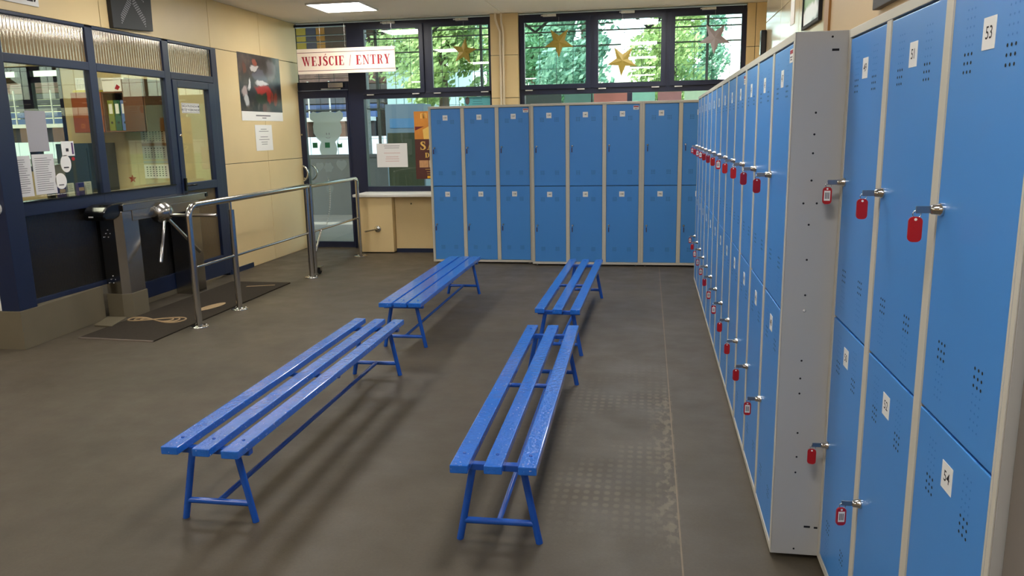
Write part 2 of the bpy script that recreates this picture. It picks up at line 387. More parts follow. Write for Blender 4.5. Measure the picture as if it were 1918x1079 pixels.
# back wall: pillar between the two window groups, window breast
wb = struct('wall_back', 'cream wall with pillar and window breast around the entrance windows')
for a, b_ in ((1.9, 2.41), (2.41, 2.9), (0, 1.9)):
    boxo('panel', (-1.962, 9.86, a+.003), (-1.622, 10.06, b_-.003), BEIGE, wb, bevel=.002)
for a, b_ in ((1.07, 1.17), (1.17, 1.42)):
    for c, d in ((0, 2.41), (2.41, 2.9)):
        boxo('panel', (a+.003, 9.90, c+.003), (b_-.003, 10.06, d-.003), BEIGE, wb, bevel=.002)
boxo('backing', (-1.95, 9.9, 0), (-1.63, 10.055, 2.9), HOLE, wb)
boxo('backing', (1.08, 9.93, 0), (1.41, 10.055, 2.9), HOLE, wb)
boxo('panel', (-3.63, 9.50, .015), (-3.20, 9.97, .715), BEIGE, wb, bevel=.003)
boxo('panel', (-3.195, 9.60, .05), (-1.96, 9.97, .715), BEIGE, wb, bevel=.003)
boxo('panel', (-1.62, 9.60, .0), (1.07, 9.97, .715), BEIGE, wb)
boxo('window_sill', (-3.70, 9.46, .715), (-1.90, 9.97, .748), WHITE, wb, bevel=.006)
boxo('baseboard_back', (-3.19, 9.585, 0), (-2.4, 9.60, .05), NAVYB, None, kind='structure', label='navy skirting strip under the window breast')
MB().lathe([(.012, 0), (.012, .008), (.006, .012)], (-2.98, 9.60, .62), HOLE, 10, 'y').build('screw_plug', wb)

# ------------------------------------------------------------------ windows and entrance door
def frame_bars(parent, bars, y0=9.94, y1=10.04, name='frame_bar', m=NAVY):
    for (x0, x1, z0, z1) in bars: boxo(name, (x0, y0, z0), (x1, y1, z1), m, parent, bevel=.004)
def opener(parent, x, z, y=9.93):
    b = MB(); b.box((x-.08, y-.03, z-.012), (x+.08, y+.008, z+.016), WHITE); b.box((x-.10, y-.045, z-.006), (x-.02, y-.03, z+.008), CHROME)
    b.build('opener', parent, bevel=.003)
def sash(parent, x0, x1, z0, z1, open_=True):
    """x0..z1 is the glass; navy sash around it"""
    s_ = MB(); t = .055; y0, y1 = 9.915, 9.96
    for lo, hi in (((x0-t, y0, z0-t), (x0, y1, z1+t)), ((x1, y0, z0-t), (x1+t, y1, z1+t)), ((x0, y0, z0-t), (x1, y1, z0)), ((x0, y0, z1), (x1, y1, z1+t))): s_.box(lo, hi, NAVY)
    so_ = s_.build('sash', parent)
    boxo('pane', (x0, 9.938, z0), (x1, 9.944, z1), GLASS, so_)
    for hx in (x0+.05, x1-.06): boxo('hinge_cover', (hx-.045, 9.905, z0-.072), (hx+.045, 9.925, z0-.060), WHITE, so_)
w1 = struct('window_1', 'navy framed window with two tilting top sashes beside the entrance door')
frame_bars(w1, [(-3.85,-3.66,0,2.88), (-3.66,-1.962,2.835,2.88), (-3.66,-1.962,1.935,2.0), (-2.84,-2.77,2.0,2.835), (-3.66,-1.962,.75,.815), (-2.0,-1.962,.815,2.835)])
sash(w1, -3.605, -2.89, 2.05, 2.785); sash(w1, -2.72, -2.0, 2.05, 2.785)
boxo('pane', (-3.66, 9.985, .815), (-2.0, 9.992, 1.935), GLASS, w1)
opener(w1, -3.27, 2.855); opener(w1, -2.33, 2.855)
w2 = struct('window_2', 'navy framed window with three tilting top sashes above the back lockers')
frame_bars(w2, [(-1.622,-1.56,.75,2.88), (1.03,1.07,.75,2.88), (-1.56,1.03,2.835,2.88), (-1.56,1.03,1.93,1.995), (-.755,-.69,1.995,2.835), (.14,.205,1.995,2.835), (-1.56,1.03,.75,.815), (-.3,-.24,.815,1.93)])
for a, b_ in ((-1.55, -.80), (-.65, .095), (.256, 1.015)): sash(w2, a, b_, 2.05, 2.785)
boxo('pane', (-1.56, 9.985, .815), (-.3, 9.992, 1.93), GLASS, w2); boxo('pane', (-.24, 9.985, .815), (1.03, 9.992, 1.93), GLASS, w2)
for x in (-1.24, -.3, .64): opener(w2, x, 2.855)
d1 = struct('door_1', 'glazed navy entrance door with transom light under the red lettered sign')
frame_bars(d1, [(-4.66,-4.585,0,2.88), (-4.585,-3.85,2.85,2.88), (-4.585,-3.85,2.06,2.165), (-3.87,-3.851,0,2.06)], name='door_frame')
boxo('transom_pane', (-4.585, 9.985, 2.165), (-3.85, 9.992, 2.85), GLASS, d1)
lf = MB()
for lo, hi in (((-4.58,9.93,.0), (-4.475,9.98,2.055)), ((-3.90,9.93,.0), (-3.87,9.98,2.055)), ((-4.475,9.93,1.96), (-3.90,9.98,2.055)), ((-4.475,9.93,0), (-3.90,9.98,.085))): lf.box(lo, hi, NAVY)
leaf = lf.build('door_leaf', d1)
boxo('pane', (-4.475, 9.953, .085), (-3.90, 9.959, 1.96), GLASS, leaf)
MB().tube(arc((-4.56, 1.0), .11, 72, -72, 12, lambda u, v: (u, 9.875 - .02*math.cos((v-1)*6), v)), .013, CHROME, 8).build('pull_handle', leaf)
MB().tube(arc((-4.50, 1.0), .10, 72, -72, 12, lambda u, v: (u, 10.03, v)), .012, CHROME, 8).build('pull_handle', leaf)
MB().lathe([(.012, 0), (.012, -.01)], (-4.53, 9.93, .93), CHROME, 10, 'y').lathe([(.012, 0), (.012, -.01)], (-4.53, 9.93, 1.50), CHROME, 10, 'y').build('key_cylinder', leaf)
b = MB(); b.box((-4.10,9.86,2.085), (-3.90,9.94,2.145), STEEL); b.box((-4.20,9.86,2.062), (-3.93,9.88,2.075), CHROME); b.build('door_closer', d1, bevel=.004)
boxo('threshold', (-4.58, 9.9, 0), (-3.87, 10.05, .012), STEEL, d1)
# translucent stickers on the door pane
FROST = frosted('frosted_film', (188, 205, 200), .78)
db = on_back(-4.18, 9.951, 1.0)
bear = thing('bear_sticker', 'frosted film sticker of a bear with round ears on the door glass', 'sticker', (-4.18, 9.951, 1.0))
lb = on_back(0, 0, 0)
out = [(-.11,.235),(-.13,.30),(-.12,.36),(-.10,.40),(-.155,.45),(-.195,.52),(-.20,.60),(-.185,.66),(-.235,.70),(-.235,.765),(-.185,.795),(-.13,.775),(-.06,.79),(.05,.79),(.12,.775),(.18,.80),(.225,.765),(.22,.70),(.175,.66),(.195,.60),(.19,.52),(.15,.45),(.095,.40),(.11,.36),(.12,.30),(.10,.235)]
MB().prism(out, lb, 0, .0008, FROST).build('bear_outline', bear)
for x in (-.018, .018): MB().prism(shift(ell(.006, .014, 10), x, .505), lb, .0008, .0014, TEXT).build('nostril', bear)
MB().prism(ribbon([(-.03,.46,.003),(-.012,.448,.003),(.0,.452,.003),(.012,.448,.003),(.03,.46,.003)]), lb, .0008, .0014, TEXT).build('mouth', bear)
HEART = [(0,-.075),(-.05,-.03),(-.07,.01),(-.06,.05),(-.03,.062),(0,.045),(.03,.062),(.06,.05),(.07,.01),(.05,-.03)]
SFR = frosted('frosted_film_thin', (170, 180, 176), .45)
for x, z, k, lab in ((-.14,.085,.8,'small faded heart sticker near the door handle'), (-.02,.07,1.0,'round blossom like film sticker in the middle of the door glass'), (.165,.10,1.05,'pale heart sticker at the right side of the door glass'), (-.02,-.22,.8,'lowest faded heart sticker on the door glass')):
    poly = HEART if 'heart' in lab else [(.062*(1+.14*math.cos(6*a))*math.cos(a), .062*(1+.14*math.cos(6*a))*math.sin(a)) for a in [i*math.pi/18 for i in range(36)]]
    MB().prism([(u*k, v*k) for u, v in poly], on_back(0, 0, 0), 0, .0008, SFR).build('film_sticker', None, (-4.18+x, 9.951, 1.0+z), label=lab, cat='sticker', group='film stickers on the door')
GREEN = mat('green_sticker', (20, 96, 62), .5)
for i, (x, lab) in enumerate(((-4.366,'leftmost of three small dark green squares on the door glass'), (-4.194,'middle green square over the bear sticker on the door glass'), (-4.024,'rightmost green square with a curved notch on the door glass'))):
    poly = rect(.068, .068) if i < 2 else [(-.034,-.034),(.034,-.034),(.034,.034),(.02,.016),(0,.01),(-.02,.018),(-.034,.034)]
    MB().prism(poly, lb, 0, .0008, GREEN).build('green_sticker', None, (x, 9.948, 1.36), label=lab, cat='sticker', group='green squares on the door')
CHAINM = mat('tinsel_chain', (205, 205, 200), .3, .8)
ch = MB()
for i in range(22):
    t = i/21; x = -4.21 + .03*math.sin(t*2.2) - .09*t*t; z = .93 - .62*t
    ch.tube(arc((x, z), .008, 0, 330, 6, lambda u, v: (u, 9.945, v)), .0035, CHAINM, 5)
ch.build('tinsel_chain', None, label='thin silver chain of links hanging down the door glass', cat='chain')

# ------------------------------------------------------------------ lockers
LH, LG, SPLIT = 1.783, .018, .890
INW, OUTW = .046, .030
_LK = {}
def door_mesh(wd, h):
    k = ('d', round(wd, 3), round(h, 3))
    if k not in _LK:
        _LK[k] = MB().box((0, 0, 0), (wd, .022, h), BLUE).mesh('door', .0025, 2)
    return _LK[k]
def vent_mesh(wd, h):
    k = ('v', round(wd, 3), round(h, 3))
    if k not in _LK:
        b = MB(); hexa = [(math.cos(i*math.pi/3), math.sin(i*math.pi/3)) for i in range(6)]
        for cx in (.092, wd-.095):
            for top in (1, 0):
                zc = h-.142 if top else .143; sg = 1 if top else -1
                for r in range(8):
                    for c in (-1, 0, 1):
                        big = r < 3; rad = .0036 if big else .0024
                        z = zc + sg*(-.017 + r*.0165); x = cx + c*.0165
                        b.add([(x+u*rad, -.0004, z+v*rad) for u, v in hexa], [tuple(range(5, -1, -1))], HOLE if big else DIMPLE)
        _LK[k] = b.mesh('vent_holes')
    return _LK[k]
def lock_mesh():
    if 'l' not in _LK: _LK['l'] = MB().lathe([(.0135, 0), (.0135, -.006), (.011, -.011), (.0095, -.022), (.006, -.024)], (0, 0, 0), CHROME, 12, 'y').mesh('lock')
    return _LK['l']
FOOT = MB().lathe([(.016, 0), (.016, .006), (.008, .009), (.008, .03)], (0, 0, 0), CHROME, 10).mesh('foot')
def plate(parent, num, x, z, s=.056):
    b = MB(); f = on_back(x, 0, z)
    b.prism(rect(s, s*1.02), f, 0, .0008, PLATE); b.text(str(num), f, s*(.58 if num < 100 else .44), INK, .0011, bold=.004)
    b.build('number_plate', parent)
def locker_cabinet(name, label, loc, rz, pitch, nums, group, depth=.49, stick=(), n=3):
    t = thing(name, label, 'locker', loc, rz, group); W_ = pitch*n; b = MB(); th = .018
    # carcass: sides, top, bottom, back and the cream front strips
    for a, c in ((0, 1), (W_, -1)): b.box((min(a, a+c*th), .002, LG), (max(a, a+c*th), depth, LH), LGREY); b.box((min(a, a+c*th), 0, LG), (max(a, a+c*th), .002, LH), CREAM)
    b.box((th, 0, LH-.026), (W_-th, depth, LH), CREAM); b.box((th, 0, LG), (W_-th, depth, LG+.026), CREAM)
    b.box((th, depth-.01, LG+.026), (W_-th, depth, LH-.026), CREAM)
    xs = []
    for i in range(n):
        xs.append((i*pitch + (OUTW if i == 0 else INW/2), (i+1)*pitch - (OUTW if i == n-1 else INW/2)))
    b.box((th, 0, LG+.026), (OUTW-.002, .03, LH-.026), CREAM); b.box((W_-OUTW+.002, 0, LG+.026), (W_-th, .03, LH-.026), CREAM)
    for i in range(1, n): b.box((i*pitch-INW/2+.002, 0, LG+.026), (i*pitch+INW/2-.002, depth-.01, LH-.026), CREAM)
    b.box((th, .04, SPLIT-.01), (W_-th, depth-.01, SPLIT+.006), HOLE)
    b.box((th, .035, LG+.026), (W_-th, .037, LH-.026), HOLE)
    b.build('carcass', t, bevel=.0015, seg=1)
    for fx in (.05, W_-.05):
        for fy in (.05, depth-.05): link('foot', FOOT, t, (fx, fy, 0))
    for i in range(n):
        x0, x1 = xs[i]
        for up in (1, 0):
            z0, z1 = (SPLIT+.004, LH-.031) if up else (LG+.029, SPLIT-.003); num = nums[i][0 if up else 1]
            d = link('door', door_mesh(x1-x0, z1-z0), t, (x0, .002, z0)); d['label'] = 'blue locker door number %d' % num
            link('vent_holes', vent_mesh(x1-x0, z1-z0), d, kind='stuff')
            plate(d, num, (x1-x0)/2-.005, (1.655 if up else .800)-z0)
            link('lock', lock_mesh(), d, (.030, 0, (1.323 if up else .455)-z0))
            if num in stick:
                q = MB(); f = on_back(x1-x0-.035, 0, z1-z0-.035)
                q.prism(rect(.058, .042), f, 0, .0007, PAPERW); q.prism(shift(rect(.052, .012), 0, .012), f, .0007, .001, REDP); q.prism(shift(rect(.04, .004), 0, -.004), f, .0007, .001, TEXT); q.prism(shift(rect(.03, .004), 0, -.012), f, .0007, .001, TEXT)
                q.build('sticker', d)
    return t
def local_to_world(loc, rz, p):
    c, s_ = math.cos(rz), math.sin(rz); return (loc[0]+c*p[0]-s_*p[1], loc[1]+s_*p[0]+c*p[1], loc[2]+p[2])
KEYB = MB().box((-.0012, -.050, -.0075), (.0012, -.018, .0075), KEYM).box((-.001, -.024, -.004), (.001, -.012, .004), KEYM).mesh('key_bow', .0008, 1)
RING = MB().tube(arc((0, 0), .008, 0, 360*15/16, 15, lambda u, v: (.0, u, v)), .0011, CHROME, 6, closed=True).mesh('ring')
def tag_mesh(white):
    b = MB(); f = lambda u, v, d: (d, u, v)
    b.prism(rrect(.027, .053, .010), f, -.003, .003, REDTAG)
    b.prism(shift(ell(.003, .003, 8), 0, .021), f, .003, .0034, PLATE)
    if white:
        for s_ in (1, -1): b.prism(rect(.018, .031), f, s_*.003, s_*.0036, PAPERW)
        for k in (-1, 0, 1): b.prism(shift(rect(.003, .02), k*.0045, 0), f, .0036, .0040, TEXT)
    else:
        b.prism(rrect(.021, .036, .004), f, .003, .0034, REDTAG)
    return b.mesh('tag')
TAGR, TAGW = tag_mesh(False), tag_mesh(True)
DKTAG = mat('dark_violet_tag', (64, 50, 96), .4)
TAGD = MB().prism(rrect(.022, .05, .008), lambda u, v, d: (d, u, v), -.0045, .0045, DKTAG).mesh('tag')
ORD = ('first', 'second', 'third', 'fourth', 'fifth', 'sixth', 'seventh', 'eighth', 'ninth', 'tenth', 'eleventh', 'twelfth')
def key(loc, rz, x, z, where, white, group):
    p = local_to_world(loc, rz, (x, .0, z)); a = random.uniform(-.25, .25) if white is not None else 0
    t = thing('locker_key', 'key with %s tag in the %s' % ({None: 'dark violet', True: 'white faced', False: 'red'}[white], where), 'key', p, rz, group)
    link('key_bow', KEYB, t)
    link('ring', RING, t, (0, -.047, -.009))
    link('tag', {None: TAGD, True: TAGW, False: TAGR}[white], t, (0, -.049, -.041), a)
XA, Y0, WR = .435, 2.6646, .4359
upper_white = {12, 10, 9, 5}; lower_white = {12, 10, 9, 8, 6, 5, 1}       # counted from the viewer
blk = ['nearest the viewer with the bare grey end panel', 'second from the viewer', 'third from the viewer', 'farthest from the viewer']
for j in range(4):
    loc = (XA, Y0 + (j+1)*3*WR, 0); rz = -math.pi/2
    nums = []
    for i in range(3):
        k = j*3 + (3-i)                    # column counted from the viewer, 1..12
        nums.append((49-2*k, 50-2*k))
    t = locker_cabinet('locker_cabinet', 'locker cabinet of the right row, %s' % blk[j], loc, rz, WR, nums, 'locker cabinets along the right wall', stick=(47, 41))
    for i in range(3):
        k = j*3 + (3-i); x0 = i*WR + (OUTW if i == 0 else INW/2) + .030
        key(loc, rz, x0, 1.323, ORD[k-1]+' upper lock from the viewer, right row', k in upper_white, 'keys in the right row')
        key(loc, rz, x0, .455, ORD[k-1] + ' lower lock from the viewer, right row', k in lower_white, 'keys in the right row')
    if j == 0:
        # drilled holes and slots in the end panel facing the viewer
        b = MB(); f = lambda u, v, d: (3*WR+d, u, v)
        for x, z in ((.508,1.537),(.507,1.47),(.506,1.411),(.506,1.325),(.485,1.252),(.526,1.252),(.505,1.183),(.505,1.068),(.506,.95),(.506,.726),(.505,.611),(.505,.664),(.506,.47),(.507,.383),(.506,.326),(.514,.04),(.545,1.765)):
            b.prism(shift(ell(.0035, .0035, 8), x-XA, z), f, -.001, .0004, HOLE)
        for x, z in ((.556,1.726),(.554,.126),(.583,.124)): b.prism(shift(rect(.021 if x < .58 else .012, .007), x-XA, z), f, -.001, .0004, HOLE)
        b.build('drilled_holes', t, kind='stuff')
        MB().lathe([(.005, 0), (.005, .003), (.003, .005)], (3*WR, .071, .898), WHITE, 10, 'x').build('plug', t)
XB, PB = .592, .4283
loc = (XB, 2.662, 0)
locker_cabinet('locker_cabinet', 'large nearest locker cabinet numbered 49 to 54 at the right edge', loc, -math.pi/2, PB, [(49, 50), (51, 52), (53, 54)], None, depth=.39)
for i, (u, lw) in enumerate(((True, False), (False, True), (False, None))):
    x0 = i*PB + (OUTW if i == 0 else INW/2) + .030
    key(loc, -math.pi/2, x0, 1.323, '%s upper lock of the nearest cabinet' % ('far', 'middle', 'near')[i], u, 'keys of the nearest cabinet')
    if lw is not None: key(loc, -math.pi/2, x0, .455, '%s lower lock of the nearest cabinet' % ('far', 'middle', 'near')[i], lw, 'keys of the nearest cabinet')
# back row
for loc, pit, nums, st, lab in (((-2.487, 8.80, 0), .3925, [(133,134),(135,136),(137,138)], (137,), 'leftmost cabinet of the back row, numbered 133 to 138, set slightly back'),
                                ((-1.302, 8.70, 0), .400, [(139,140),(141,142),(143,144)], (143,), 'middle cabinet of the back row, numbered 139 to 144'),
                                ((-.101, 8.70, 0), .404, [(145,146),(147,148),(149,150)], (), 'right cabinet of the back row, partly hidden by the right row')):
    t = locker_cabinet('locker_cabinet', 'blue ' + lab, loc, 0, pit, nums, 'locker cabinets of the back row', depth=.49, stick=st)
    for i in range(3):
        x0 = i*pit + (OUTW if i == 0 else INW/2) + .030
        for q, z in ((0, 1.323), (1, .455)):
            if nums[i][q] < 149: key(loc, 0, x0, z, ORD[(nums[i][0]-133)//2] + (' upper' if q == 0 else ' lower') + ' lock from the left, back row', None, 'keys of the back row')

# ------------------------------------------------------------------ benches
def bench(label, x_near, y_near, x_far, y_far, slat, gaps, top=.342):
    L = math.hypot(x_far-x_near, y_far-y_near); ang = math.atan2(-(x_far-x_near), y_far-y_near)
    t = thing('slatted_bench', label, 'bench', ((x_near+x_far)/2, (y_near+y_far)/2, 0), ang, 'four blue benches')
    Wd = 3*slat + sum(gaps); x = -Wd/2; th = .032; ends = L/2 - .10
    for i in range(3):
        j = random.uniform(-.012, .012); M = Matrix.Translation((x+slat/2, j, top-th/2)) @ Matrix.Rotation(random.uniform(-.002, .002), 4, 'Z')
        s_ = MB()
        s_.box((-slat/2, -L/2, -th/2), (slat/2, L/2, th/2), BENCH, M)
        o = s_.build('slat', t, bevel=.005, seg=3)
        for yy in (-ends, ends):
            MB().lathe([(.007, 0), (.007, .002), (.003, .0025)], (x+slat/2, yy, top), BENCHM, 8).build('bolt_head', o)
        x += slat + (gaps[i] if i < 2 else 0)
    for s_ in (-1, 1):
        y = s_*ends
        MB().box((-Wd/2+.008, y-.016, top-th-.026), (Wd/2-.008, y+.016, top-th-.001), BENCHM).build('cross_bearer', t, bevel=.004)
        for q in (-1, 1):
            MB().tube([(q*.092, y, top-th-.014), (q*.150, y, .0)], .0135, BENCHM, 12).build('leg', t)
        MB().tube([(-.138, y, .078), (.138, y, .078)], .0125, BENCHM, 10).build('foot_bar', t)
    MB().tube([(0, -ends, .080), (0, ends, .080)], .0115, BENCHM, 10).build('stretcher', t)
    MB().tube([(-Wd/2+.02, 0, top-th-.012), (Wd/2-.02, 0, top-th-.012)], .011, BENCHM, 10).build('middle_bearer', t)
    return t
bench('blue slatted bench nearest on the left, three separate glossy planks', -1.668, 2.555, -1.690, 4.665, .070, (.062, .054))
bench('blue slatted bench nearest on the right, three narrow planks with wide gaps', -.534, 2.545, -.570, 4.605, .066, (.057, .056))
bench('far left blue bench with three broad planks almost touching', -1.706, 5.12, -1.722, 7.185, .092, (.014, .012))
bench('far right blue bench with wide gaps in front of the back lockers', -.596, 5.03, -.569, 7.09, .064, (.055, .056))

# ------------------------------------------------------------------ railing and swing gate
XRAIL = -3.56
def flange(parent, y, x=XRAIL, r=.072):
    b = MB().lathe([(r, 0), (r, .006), (r-.004, .009), (.034, .010), (.030, .016), (.030, .016)], (x, y, 0), INOX, 20)
    for k in range(3):
        a = k*2.094+.5; b.lathe([(.008, .009), (.008, .016), (.004, .018)], (x+.053*math.cos(a), y+.053*math.sin(a), 0), INOX, 8)
    b.build('floor_flange', parent)
rl = thing('guard_rail', 'long stainless steel tube railing beside the turnstile', 'railing')
yz = lambda u, v: (XRAIL, u, v)
zt = .968
MB().tube([(XRAIL, 5.63, .01), (XRAIL, 5.63, zt-.09)] + arc((5.72, zt-.09), .09, 180, 90, 8, yz)[1:] + [(XRAIL, 7.84, zt)], .0255, INOX, 16).build('handrail_tube', rl)
MB().tube([(XRAIL, 6.27, .01), (XRAIL, 6.27, .88)], .0255, INOX, 16).build('post', rl)
MB().tube([(XRAIL, 6.27, .87), (XRAIL, 6.27, zt-.01)], .009, INOX, 10).build('pin', rl)
MB().tube([(XRAIL, 7.80, .01), (XRAIL, 7.80, zt)], .0255, INOX, 16).build('post', rl)
MB().tube([(XRAIL, 5.65, .478), (XRAIL, 6.25, .478)], .0115, INOX, 10).build('lower_bar', rl)
MB().tube([(XRAIL, 6.29, .478), (XRAIL, 7.78, .478)], .0115, INOX, 10).build('lower_bar', rl)
for y in (5.63, 6.27, 7.80): flange(rl, y)
gt = thing('swing_gate', 'stainless swing gate with a castor behind the railing', 'gate')
MB().tube([(XRAIL, 7.90, .03)] + [(XRAIL, 7.90, zt-.004), ], .0215, INOX, 14).build('gate_post', gt)
MB().tube([(XRAIL, 7.90, zt-.004), (XRAIL, 9.21, zt-.004)] + arc((9.21, zt-.064), .06, 90, 0, 6, yz)[1:] + [(XRAIL, 9.27, .01)], .0225, INOX, 14).build('gate_frame', gt)
MB().tube([(XRAIL+.03, 9.20, .01), (XRAIL+.03, 9.20, zt-.03)], .020, INOX, 12).build('hinge_post', gt)
MB().tube([(XRAIL, 7.92, .478), (XRAIL, 9.26, .478)], .0125, INOX, 10).build('lower_bar', gt)
MB().tube([(XRAIL+.01, 8.10, .475), (XRAIL+.01, 7.92, .26)], .011, INOX, 10).build('brace', gt)
flange(gt, 9.27, r=.085)
b = MB().box((XRAIL-.03, 7.95, .075), (XRAIL+.03, 8.05, .085), INOX); b.tube([(XRAIL, 7.94, .08), (XRAIL, 7.94, .48)], .010, INOX, 10)
cst = b.build('castor_leg', gt)
b = MB().lathe([(.012, -.014), (.034, -.012), (.037, 0), (.034, .012), (.012, .014)], (XRAIL, 8.01, .037), RUBBER, 18, 'x'); b.box((XRAIL-.02, 7.99, .035), (XRAIL-.016, 8.03, .078), INOX); b.box((XRAIL+.016, 7.99, .035), (XRAIL+.02, 8.03, .078), INOX); b.build('castor', cst)
st = thing('door_stop', 'short steel bar with round wall flange under the window', 'wall fitting')
MB().tube([(XRAIL+.056, 9.31, .300), (-3.40, 9.475, .310)], .010, INOX, 10).build('bar', st)
MB().lathe([(.042, 0), (.042, -.012), (.036, -.018), (.014, -.026)], (-3.40, 9.50, .310), INOX, 18, 'y').build('wall_flange', st)

# ------------------------------------------------------------------ turnstile
ts = thing('turnstile', 'stainless steel tripod turnstile with black card reader against the booth', 'turnstile')
PLINTH = mat('taupe_vinyl', (112, 103, 82), .55, noise=.12, nscale=6, bump=.04, bscale=40)
x0, x1 = -4.540, -4.332
b = MB(); f = lambda u, v, d: (u, v, d)
foot_poly = [(x0, 5.88), (x1-.06, 5.862), (x1, 5.90), (x1, 6.10), (x0, 6.10)]
b.prism(foot_poly, f, .20, .90, STEEL); b.build('near_pillar', ts, bevel=.003)
MB().prism([(x0-.006, 5.872), (x1-.058, 5.854), (x1+.008, 5.897), (x1+.008, 6.108), (x0-.006, 6.108)], f, 0, .205, PLINTH).build('pillar_cladding', ts, bevel=.002)
boxo('far_pillar', (x0, 6.86, 0), (x1-.01, 7.06, .90), STEEL, ts, bevel=.004)
b = MB(); b.box((x0, 5.90, .90), (x1+.012, 7.16, .955), STEEL); b.box((x0, 5.92, .955), (x1+.02, 7.17, .962), STEEL); b.box((x1-.01, 6.02, .81), (x1+.006, 7.02, .90), STEEL)
hd = b.build('head_cover', ts, bevel=.003)
MB().lathe([(.008, 0), (.008, .006), (.004, .008)], (x1+.006, 6.50, .865), CHROME, 10, 'x').build('cover_lock', hd)
boxo('end_cap', (x0, 7.15, .92), (x1+.02, 7.185, .962), BLACKP, hd, bevel=.004)
boxo('inner_panel', (x0, 6.10, .78), (x0+.02, 6.86, .90), STEEL, ts)
# black reader nose on the near end
b = MB(); prof = [(5.70,.845),(5.685,.875),(5.69,.915),(5.73,.950),(5.80,.968),(5.93,.972),(6.02,.962),(6.00,.93),(5.90,.90),(5.875,.86),(5.80,.838)]
b.prism(prof, lambda u, v, d: (d, u, v), x0+.004, x1-.01, BLACKP); rd = b.build('card_reader', ts, bevel=.016, seg=3)
boxo('status_light', (x0+.06, 5.681, .872), (x0+.10, 5.690, .882), PLATE, rd)
b = MB()
for zz in (.30, .83-.14):
    for r in range(3):
        for k in range(r+1):
            b.lathe([(.004, 0), (.004, -.004), (.002, -.005)], (x0+.075+(k-r/2)*.042, 5.871, zz+.06-r*.03), PLATE, 6, 'y')
b.build('indicator_dots', ts, kind='stuff')
hub = Vector((x1+.035, 6.42, .815)); ax = Vector((.7071, 0, -.7071)); e1 = Vector((.7071, 0, .7071)); e2 = Vector((0, 1, 0))
b = MB(); b.tube([hub-ax*.07, hub-ax*.02, hub+ax*.03, hub+ax*.05], [.095, .10, .085, .045], STEEL, 24)
hb = b.build('hub', ts)
for k in range(3):
    a = math.radians(120*k); d = (ax*.7071 + (e1*math.cos(a)+e2*math.sin(a))*.7071).normalized()
    MB().tube([hub+d*.03, hub+d*.50, hub+d*.508], [.016, .016, .010], INOX, 14).build('arm', ts)

# ------------------------------------------------------------------ mats on the floor
MATM = mat('dark_carpet_mat', (62, 56, 48), .95, noise=.25, nscale=60, bump=.4, bscale=220, spec=.1)
TANM = mat('tan_carpet_print', (168, 142, 104), .9, noise=.2, nscale=80)
EDGE = mat('mat_edge_rubber', (120, 108, 96), .7)
mt = thing('entrance_mat', 'long dark carpet mat with tan rope figure running through the turnstile', 'mat')
b = MB(); b.prism([(-4.30, 5.19), (-3.645, 5.15), (-3.645, 7.46), (-4.30, 7.47)], f, .0005, .010, MATM); b.build('carpet', mt)
MB().prism([(-4.30, 5.178), (-3.645, 5.138), (-3.645, 5.152), (-4.30, 5.192)], f, .0005, .0105, EDGE).build('edge_strip', mt)
b = MB()
for k in range(3):
    r = 1-.22*k; pts = []
    for i in range(48):
        a = 2*math.pi*i/48; pts.append((-4.04+.25*r*math.sin(a), 5.78+.075*r*math.sin(2*a)*1.0+.02*math.cos(a), .0112))
    b.tube(pts, .007, TANM, 5, closed=True)
b.build('rope_figure', mt)
MB().prism([(-3.845+.060*math.cos(t_)+.025*math.sin(t_), 6.30+.17*math.sin(t_)) for t_ in [i*math.pi/12 for i in range(24)]], f, .0095, .0112, TANM).build('oval_print', mt)
MB().prism([(-4.0, 7.20), (-3.74, 7.30), (-3.745, 7.325), (-4.0, 7.23)], f, .0095, .0110, TANM).build('pale_streak', mt)
MB().prism([(-4.445, 5.55), (-4.27, 5.525), (-4.36, 5.84), (-4.54, 5.84)], f, .0008, .014, PLINTH).build('floor_hatch', None, label='small taupe floor cover plate at the foot of the turnstile pillar', cat='cover plate', bevel=.002)

# ------------------------------------------------------------------ hanging sign, posters and wall things
SIGNM = mat('cream_sign_board', (252, 238, 218), .45)
sg = thing('entry_sign', 'cream hanging sign with red serif words WEJŚCIE / ENTRY', 'sign', (-3.74, 9.60, 2.392))
fs_ = on_back(0, 0, 0)
bd = MB().prism(rect(1.272, .302), fs_, -.012, 0, SIGNM).build('board', sg, bevel=.002)
_x = -.580; _k = 1.165/sum(serif_glyph(c)[1]+.10 for c in 'WEJŚCIE / ENTRY')
for wd_ in ('WEJŚCIE', ' ', '/', ' ', 'ENTRY'):
    _w = sum(serif_glyph(c)[1]+.10 for c in wd_)*_k
    if wd_ != ' ': b = MB(); serif_text(b, wd_, on_back(_x, 0, -.055), .112, REDP, _w, 0, .0015); b.build('slash' if wd_ == '/' else 'word', bd)
    _x += _w
for z in (.105, -.112): MB().prism(shift(rect(1.262, .006), 0, z), fs_, 0, .0012, DKRED).build('rule_line', bd)
for x in (-.32, .0, .60): MB().tube([(x if x else .0, .006, .15), (x if x else .0, .006, ZC-2.392)], .0015, CHROME, 5).build('wire', sg)

